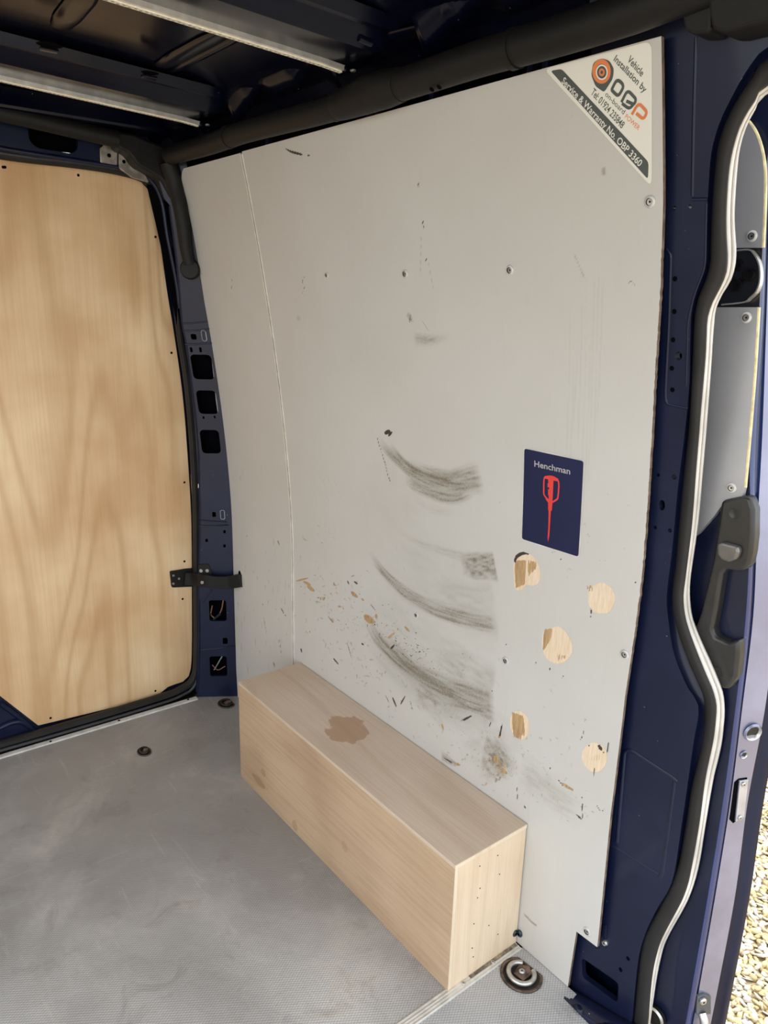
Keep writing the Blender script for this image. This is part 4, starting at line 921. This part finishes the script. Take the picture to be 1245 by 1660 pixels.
box('inner_skin', (XP-.06, -.70, -.12), (XP-.0095, .99, 1.66), NAVY, rdoor)
# swage in the metal under the board
for px in (((0, 1180), (18, 1172), (34, 1170), (44, 1176)), ((0, 1140), (30, 1162), (55, 1184))):
    tube('pressed_rib', [P(u, v_, 0, XP-.004) for u, v_ in px], .008, NAVY, rdoor, 24, 10)
# black seal of the rear opening
rs = thing(empty('rear_door_seal', (-2.22, .95, .8)), 'black rubber seal round the rear door opening beside the plywood board', 'seal')
XS = -2.226
sp_ = [(-120, 226), (0, 252), (130, 268), (195, 279), (236, 293), (255, 322), (267, 380), (284, 480), (291, 540), (303, 620), (312, 720), (317, 830), (318, 960), (318, 1070), (312, 1102), (292, 1117), (262, 1129), (160, 1160), (0, 1206), (-160, 1250)]
line = [P(u, v_, 0, XS) for u, v_ in sp_]
o = frame_sweep('seal_strip', smoothline(line, 160), [(-.006, -.012), (.006, -.012), (.009, -.004), (.009, .006), (.004, .013), (-.006, .013)], RUBBER, None, upv=(1, 0, 0)); child(o, rs)
sp2 = [(u+ (8 if v_ < 1090 else 3), v_+(-3 if v_ < 300 else (0 if v_ < 1090 else 10))) for u, v_ in sp_]
o = tube('seal_bulb', [P(u, v_, 0, XS+.012) for u, v_ in sp2], .0055, simple('seal_bulb_black', (.03, .03, .034), .45), None, 160, 10); child(o, rs)
# stepped sill between seal and strip
box('rear_sill', (-2.262, -.70, -.05), (-2.199, .985, -.004), BLACKP, rdoor)
# frame of the rear opening above the board
hd = struct(empty('wall_rear'), 'navy metal header above the rear door')
XH = -2.200
hp_ = [(-.70, 1.60), tuple(P(-200, 205, 0, XH)[[1, 2]])]+[tuple(P(u, v_, 0, XH)[[1, 2]]) for u, v_ in ((0, 243), (60, 256), (130, 263), (190, 272), (232, 285), (254, 308), (266, 350), (276, 400))]+[(.995, 1.47), (1.16, 1.47), (1.16, 1.90), (-.70, 1.90)]
hh = roundpoly([tuple(P(u, v_, 0, XH)[[1, 2]]) for u, v_ in ((44, 188), (126, 205), (126, 243), (116, 249), (60, 240), (47, 228))], .012)
hh2 = [hole_ for hole_ in ()]
sheet('header_sheet', hp_, [hh], lambda a, b_, d: (XH-d, a, b_), NAVY, hd, step=.05, lip=.014)
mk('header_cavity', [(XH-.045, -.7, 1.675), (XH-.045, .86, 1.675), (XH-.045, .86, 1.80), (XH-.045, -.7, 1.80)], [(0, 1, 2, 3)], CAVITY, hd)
BR = simple('bracket_metal', (.42, .38, .33), .3, .6, var=.4, sc=40)
def hpl(nm, px, off, t, m_, bv=.0015, r=.004):
    poly = roundpoly([tuple(P(u, v_, 0, XH+off)[[1, 2]]) for u, v_ in px], r)
    return plate(nm, poly, lambda a, b_: (XH+off, a, b_), lambda a, b_: (XH+off-t, a, b_), m_, hd, bv)
hpl('hinge_plate', [(166, 226), (191, 229), (190, 269), (163, 264), (162, 240), (168, 236)], .007, .006, BR)
hpl('hinge_plate', [(193, 232), (206, 240), (213, 268), (235, 283), (242, 296), (215, 288), (193, 272)], .010, .008, BR)
for u, v_ in ((177, 252), (199, 243), (201, 262)):
    o = link('bolt_hole', PIN, hd); orient(o, P(u, v_, 0, XH+.0105), (1, 0, 0)); o.scale = (1.6, 1.6, .6)
# frame corner ridge
tube('frame_ridge', [P(u, v_, 0, XH+.002) for u, v_ in ((-100, 218), (0, 240), (130, 261), (200, 273), (242, 290), (262, 325), (272, 385), (285, 450), (292, 500))], .006, NAVY, hd, 60, 10)
fr = [(276, 334), (289, 437), (296, 521), (304, 559), (309, 601), (317, 661), (323, 730), (325, 803), (325, 883), (323, 964), (323, 1060), (320, 1122)]
loft('rear_jamb', [[P(u, v_, 0, XS+.004)+np.array([0, .004, 0]) for u, v_ in fr], [D(u-3, v_) for u, v_ in fr], [D(u+2, v_) for u, v_ in fr]], NAVY, wall, n=60)

# ------------------------------------------------------------------ check strap
cs = thing(empty('door_check_strap', tuple(D(330, 938, .02))), 'black door check strap reaching from the plywood board into the narrow panel', 'door strap')
o = plate('door_bracket', roundpoly([tuple(P(u, v_, 0, XP+.004)[[1, 2]]) for u, v_ in ((275, 926), (300, 922), (322, 920), (322, 950), (278, 952))], .005), lambda a, b_: (XP+.010, a, b_), lambda a, b_: (XP+.0005, a, b_), BLACKP, None, .002); child(o, cs)
for u, v_ in ((281, 933), (290, 938), (281, 946)):
    o = link('rivet', SCRS, None); orient(o, P(u, v_, 0, XP+.010), (1, 0, 0)); o.scale = (.7, .7, .9); child(o, cs)
pb = [(322, 915), (338, 914), (343, 926), (343, 935), (322, 935)]
o = plate('pillar_bracket', [Ds(u, v_) for u, v_ in pb], lambda a, b_: Dmap(a, b_, .004), lambda a, b_: Dmap(a, b_, .0003), BLACKP, None); child(o, cs)
for u, v_ in ((326, 925), (336, 925)):
    o = link('bolt', SCRS, None); p = D(u, v_, .004); orient(o, p, (.84, -.54, 0)); o.scale = (1.05, 1.05, 1); child(o, cs)
arm = [P(300, 938, 0, XP+.016), P(312, 939, 0, XP+.030), D(330, 941, .016), D(350, 944, .024), D(370, 944, .022), W(390, 941, -.002), W(394, 941, .006)]
al = smoothline(arm, 50); o = frame_sweep('strap_arm', al, [(-.005, -.021), (.005, -.021), (.005, .021), (-.005, .021)], BLACKP, None); child(bevel(o, .002), cs)
o = link('rivet', SCRS, None); orient(o, D(328, 944, .023), (.7, -.7, 0)); child(o, cs)
sv = W(389, 938); vs = [(sv[0]+.012*math.cos(t), float(Yw(sv[2]))-.0006, sv[2]+.028*math.sin(t)) for t in np.linspace(0, 2*math.pi, 24, endpoint=False)]
mk('strap_hole', vs, [tuple(range(24))], DARK, narrow)

# ------------------------------------------------------------------ roof
wl = struct(empty('wall_left'), 'unseen stretch of grey lined side wall added to shade the rear')
mk('shading_lining_sheet', [(x, -.93+1.065-float(Yw(z)), z) for x in (-2.30, -1.55) for z in zz], [(i, i+1, 24+i+1, 24+i) for i in range(23)], DOORGREY, wl)  # out of view; put in and cut to length to dim the rear interior
ceil = struct(empty('ceiling'), 'glossy navy metal roof with pressed bows')
def zr(y): return 1.802-.045*(y-.2)-.25*max(0, y-.75)**2*4
ys = np.linspace(-.32, .93, 30); xs = np.linspace(-2.40, .25, 30)
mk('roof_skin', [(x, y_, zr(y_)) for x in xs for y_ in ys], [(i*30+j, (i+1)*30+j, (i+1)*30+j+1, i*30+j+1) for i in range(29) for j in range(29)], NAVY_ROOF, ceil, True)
def zbow(y): return 1.7405-.045*(y-.45)-.9*max(0, y-.82)**2
def bow(x0, wd, nm='roof_bow'):
    sec = [(-.018, .030), (-.016, .022), (0, .020), (.004, .004), (.016, .000), (wd-.05, .0), (wd-.040, .006), (wd-.022, .024), (wd-.012, .026), (wd-.004, .022), (wd+.008, .040)]
    yy = np.linspace(-.32, .93, 40); cs_ = []
    for a, h in sec: cs_.append([(x0+a, y_, zbow(y_)+h+(max(0, y_-.86)*.6)) for y_ in yy])
    o = loft(nm, cs_, NAVY_ROOF, ceil, raw=True); o.data.set_sharp_from_angle(angle=math.radians(28)); return o
bow(-1.262, .165); bow(-1.868, .165); bow(-.62, .165)
box('rear_bow', (-2.21, -.32, 1.735), (-2.12, .90, 1.79), NAVY_ROOF, ceil, .008)
def rp_(u, v_, z): p = P(u, v_, 2, z); return np.array([p[0], p[1], zr(p[1])-.002])
for a, b_ in (((98, 46), (146, -12)), ((262, 100), (370, 42)), ((520, 60), (760, -20))):
    tube('pressed_swage', [rp_(*a, 1.785), (rp_(*a, 1.785)+rp_(*b_, 1.785))/2, rp_(*b_, 1.785)], .024, NAVY_ROOF, ceil, 20, 14, radii=(.75, 1, 1, 1, .75), sy=.22)
for u, v_, s_ in ((80, 73, 1.0), (243, 118, .8)):
    p = P(u, v_, 2, zbow(.55)+.017); me = lathe_mesh('bow_hole', [(.0001, 0), (.019, 0), (.017, .0008)], 20, (DARK,)); o = link('bow_hole', me, ceil); o.location = tuple(p); o.rotation_euler = (math.pi, 0, 0); o.scale = (s_, s_*1.2, 1)
    # small pressed tab under each hole
    box('bow_tab', (p[0]-.012, p[1]-.016, p[2]-.010), (p[0]+.002, p[1]+.016, p[2]-.004), NAVY_ROOF, ceil, .002)
for u, v_ in ((592, 66),):
    p = P(u, v_, 0, -1.10 if u > 400 else -1.72); tube('bow_dimple', [p+np.array([0, -.012, .002]), p, p+np.array([0, .012, -.001])], .006, NAVY_ROOF, ceil, 8, 10)

for y_, x0, x1 in ((.70, -1.07, -.65), (.79, -1.07, -.65), (.74, -1.70, -1.30), (.70, -.45, .2), (.79, -.45, .2)):
    tube('pressed_ridge', [(x0, y_, zr(y_)-.001), ((x0+x1)/2, y_, zr(y_)-.002), (x1, y_, zr(y_)-.001)], .011, NAVY_ROOF, ceil, 16, 10, radii=(.6, 1, 1, .6), sy=.5)

def led(x0, y0, y1, label):
    t = thing(empty('led_strip', (x0, y1, zbow(y1))), label, 'light strip', 'strip lights on the roof bows')
    yy = np.linspace(y0, y1, 30); z = [zbow(y_) for y_ in yy]
    o = frame_sweep('housing', [(x0, y_, zz_-.004) for y_, zz_ in zip(yy, z)], [(-.009, -.004), (.009, -.004), (.009, .004), (-.009, .004)], ALU, None, smooth=False); child(o, t)
    o = frame_sweep('diffuser', [(x0-.003, y_, zz_-.0088) for y_, zz_ in zip(yy, z)], [(-.0052, -.0008), (.0045, -.0008), (.0045, .0008), (-.0052, .0008)], LEDM, None, smooth=False); child(o, t)
    # rows of tiny emitters behind the diffuser: one joined part
    V, Fc = [], []; k = 0
    for y_ in np.arange(y0, y1-.005, .0085):
        a, zc = x0-.0045+.0022*(k % 2), zbow(y_)-.0100; s = len(V); k += 1
        V += [(a-.0018, y_-.0022, zc), (a+.0018, y_-.0022, zc), (a+.0018, y_+.0022, zc), (a-.0018, y_+.0022, zc), (a, y_, zc-.0006)]; Fc += [(s, s+1, s+4), (s+1, s+2, s+4), (s+2, s+3, s+4), (s+3, s, s+4)]
    o = mk('emitters', V, Fc, simple('led_chip', (.34, .31, .22), .4)); o['kind'] = 'stuff'; child(o, t)
    o = box('end_cap', (x0-.011, y1-.002, zbow(y1)-.010), (x0+.011, y1+.010, zbow(y1)), NAVY_ROOF, None, .003); child(o, t)
    o = link('screw', SCRS, None); o.location = (x0+.003, y1+.022, zbow(y1)-.002); o.rotation_euler = (math.pi, 0, 0); child(o, t)
led(-1.243, -.3, .862, 'aluminium strip light on the nearer roof bow above the large panel')
led(-1.850, -.3, .868, 'aluminium strip light on the farther roof bow close to the rear door')

# ------------------------------------------------------------------ black cable ducts
du = thing(empty('side_cable_duct', tuple(P(620, 150, 1, .90))), 'long black plastic cable duct running along the roof edge above the grey panels', 'cable duct')
YD = .900
def dz(u, v_): return P(u, v_, 1, YD)
DPX = [(276, 252), (340, 234), (400, 213), (520, 181), (560, 168), (600, 152), (640, 141), (680, 128), (782, 94), (900, 60), (1000, 28), (1060, 6), (1250, -70)]
o = tube('duct_tube', [dz(*q) for q in DPX[:6]], .0235, BLACKP, None, 40, 18); child(o, du)
o = tube('duct_sleeve', [dz(*q) for q in ((545, 172), (560, 168), (600, 152), (640, 140), (652, 137))], .0315, BLACKP, None, 30, 18, radii=(.8, .9, 1, 1, .85)); child(o, du)
o = tube('duct_tube', [dz(*q) for q in DPX[6:]], .0255, BLACKP, None, 60, 18); child(o, du)
for q in ((372, 222), (545, 173), (835, 79)):
    a = dz(*q); o = tube('duct_collar', [a+np.array([-.006, 0, 0]), a, a+np.array([.006, 0, 0])], .0255 if q[0] < 700 else .0275, BLACKP, None, 6, 18); child(o, du)
for q in ((340, 243), (350, 240), (553, 177), (562, 174), (700, 145), (712, 141)):
    a = P(*q, 1, YD-.012); o = link('clip_hole', PIN, None); orient(o, a, (0, -.6, -.8)); o.scale = (1.4, 1.4, .8); child(o, du)
# drooping grip moulding at the top of the side door
gm = thing(empty('corner_trim', tuple(W(1150, 20, -.02))), 'black moulded trim with rounded end above the front pillar at the top corner', 'trim')
gpx = [(1150, -60), (1152, 20), (1158, 50), (1175, 54), (1245, 36), (1300, 10), (1300, -60)]
gp = roundpoly([tuple(np.array(W(u, v_, -.03))[[0, 2]]) for u, v_ in gpx], .012)
o = plate('trim_body', gp, lambda a, b_: (a, float(Yw(b_))-.035, b_), lambda a, b_: (a, float(Yw(b_))+O1-.001, b_), BLACKP, None, .006); child(o, gm)
gp2 = roundpoly([tuple(np.array(W(u, v_, -.02))[[0, 2]]) for u, v_ in ((1106, -40), (1107, 30), (1112, 50), (1124, 56), (1154, 54), (1154, -40))], .010)
o = plate('trim_end', gp2, lambda a, b_: (a, float(Yw(b_))-.022, b_), lambda a, b_: (a, float(Yw(b_))+O1-.001, b_), BLACKP, None, .005); child(o, gm)
# duct over the rear header, moulded corner and drop tube with round end
rdct = thing(empty('rear_cable_duct', tuple(P(100, 205, 0, -2.15))), 'black cable duct above the rear door turning down the pillar to a round cap', 'cable duct')
o = tube('duct_tube', [P(u, v_, 0, -2.15) for u, v_ in ((-200, 140), (0, 182), (100, 205), (190, 226))], .0215, BLACKP, None, 50, 16); child(o, rdct)
cp = [(188, 213), (215, 217), (240, 228), (268, 238), (284, 252), (294, 262), (300, 300), (285, 330), (276, 322), (262, 292), (240, 278), (222, 268), (208, 248), (190, 240)]
cpoly = roundpoly([tuple(P(u, v_, 0, -2.145)[[1, 2]]) for u, v_ in cp], .010)
o = plate('duct_corner', cpoly, lambda a, b_: (-2.140, a, b_), lambda a, b_: (XH+.001, a, b_), BLACKP, None, .009); child(o, rdct); o.data.shade_smooth(); o.data.set_sharp_from_angle(angle=math.radians(60))
drop = [P(272, 262, 0, -2.125), P(284, 300, 0, -2.13), D(294, 345, .018), D(301, 400, .016), D(307, 428, .012)]
o = tube('drop_tube', drop, .0200, BLACKP, None, 40, 16, radii=(1.25, 1.15, 1, .9, .8)); child(o, rdct)
me = lathe_mesh('end_cap', [(.0001, 0), (.028, 0), (.028, .014), (.024, .020), (.010, .021)], 28, (BLACKP,)); o = link('end_cap', me, None); orient(o, D(309, 437, .0005), (.84, -.54, .03)); child(o, rdct)

# ------------------------------------------------------------------ ground outside
grd = struct(empty('ground', (0, 0, -.63)), 'yellow gravel drive outside the van')
m, nt, b = mat('gravel_bed'); v = coords(nt)
vo = N(nt, 'ShaderNodeTexVoronoi', feature='F1'); vo.inputs['Scale'].default_value = 45; nt.links.new(v, vo.inputs['Vector'])
c = mix(nt, ramp(nt, vo.outputs['Distance'], .25, .6), (.60, .50, .32), (.34, .25, .14)); nt.links.new(c, b.inputs['Base Color']); b.inputs['Roughness'].default_value = .8
mk('gravel_base', [(-12, -12, 0), (12, -12, 0), (12, 14, 0), (-12, 14, 0)], [(0, 1, 2, 3)], m, grd)
m, nt, b = mat('gravel_stone'); GM = m
at = N(nt, 'ShaderNodeAttribute'); at.attribute_name = 'tone'; cr = nt.nodes.new('ShaderNodeValToRGB'); nt.links.new(at.outputs['Fac'], cr.inputs[0])
els = cr.color_ramp.elements; els[0].position = 0; els[0].color = (.42, .30, .14, 1); els[1].position = 1; els[1].color = (.74, .71, .66, 1)
for pos, cl in ((.3, (.62, .50, .26, 1)), (.55, (.70, .60, .38, 1)), (.75, (.55, .47, .40, 1))): e = els.new(pos); e.color = cl
nt.links.new(cr.outputs[0], b.inputs['Base Color']); b.inputs['Roughness'].default_value = .55
bm = bmesh.new(); bmesh.ops.create_icosphere(bm, subdivisions=1, radius=1); iv = np.array([v_.co[:] for v_ in bm.verts]); ifc = np.array([[v_.index for v_ in f.verts] for f in bm.faces]); bm.free()
pos = []
cell = .0165
gx, gy = np.meshgrid(np.arange(-1.9, .9, cell), np.arange(1.15, 4.2, cell)); gx = gx.ravel(); gy = gy.ravel()
gx = gx+(rng.random(len(gx))-.5)*cell*.9; gy = gy+(rng.random(len(gy))-.5)*cell*.9
keep = (gx > -.25-.62*(gy-.9)-.35) & (gx < .12 - .1*(gy-1.15)); gx, gy = gx[keep], gy[keep]; ng = len(gx)
sx = rng.uniform(.010, .021, ng); sy_ = rng.uniform(.008, .0145, ng); sz = rng.uniform(.0022, .0042, ng); an = rng.uniform(0, math.pi, ng); tl = rng.normal(0, .25, (ng, 2))
vv = iv[None]*np.stack([sx, sy_, sz], 1)[:, None, :]*(1+rng.normal(0, .15, (ng, len(iv), 1)))
ca, sa = np.cos(an)[:, None], np.sin(an)[:, None]
X_ = vv[..., 0]*ca-vv[..., 1]*sa; Y_ = vv[..., 0]*sa+vv[..., 1]*ca; Z2 = vv[..., 2]+X_*tl[:, :1]+Y_*tl[:, 1:]
VV2 = np.stack([X_+gx[:, None], Y_+gy[:, None], Z2+.004+rng.uniform(0, .004, ng)[:, None]], -1).reshape(-1, 3)
FF = (ifc[None]+(np.arange(ng)*len(iv))[:, None, None]).reshape(-1, 3)
me = bpy.data.meshes.new('gravel'); me.vertices.add(len(VV2)); me.vertices.foreach_set('co', VV2.astype(np.float32).ravel()); me.loops.add(FF.size); me.loops.foreach_set('vertex_index', FF.astype(np.int32).ravel())
me.polygons.add(len(FF)); me.polygons.foreach_set('loop_start', np.arange(0, FF.size, 3, dtype=np.int32)); me.polygons.foreach_set('loop_total', np.full(len(FF), 3, np.int32)); me.update(calc_edges=True)
a = me.attributes.new('tone', 'FLOAT', 'POINT'); a.data.foreach_set('value', np.repeat(rng.random(ng), len(iv)).astype(np.float32))
g = link('gravel', me, grd, GM); g['kind'] = 'stuff'
print('stones', ng)
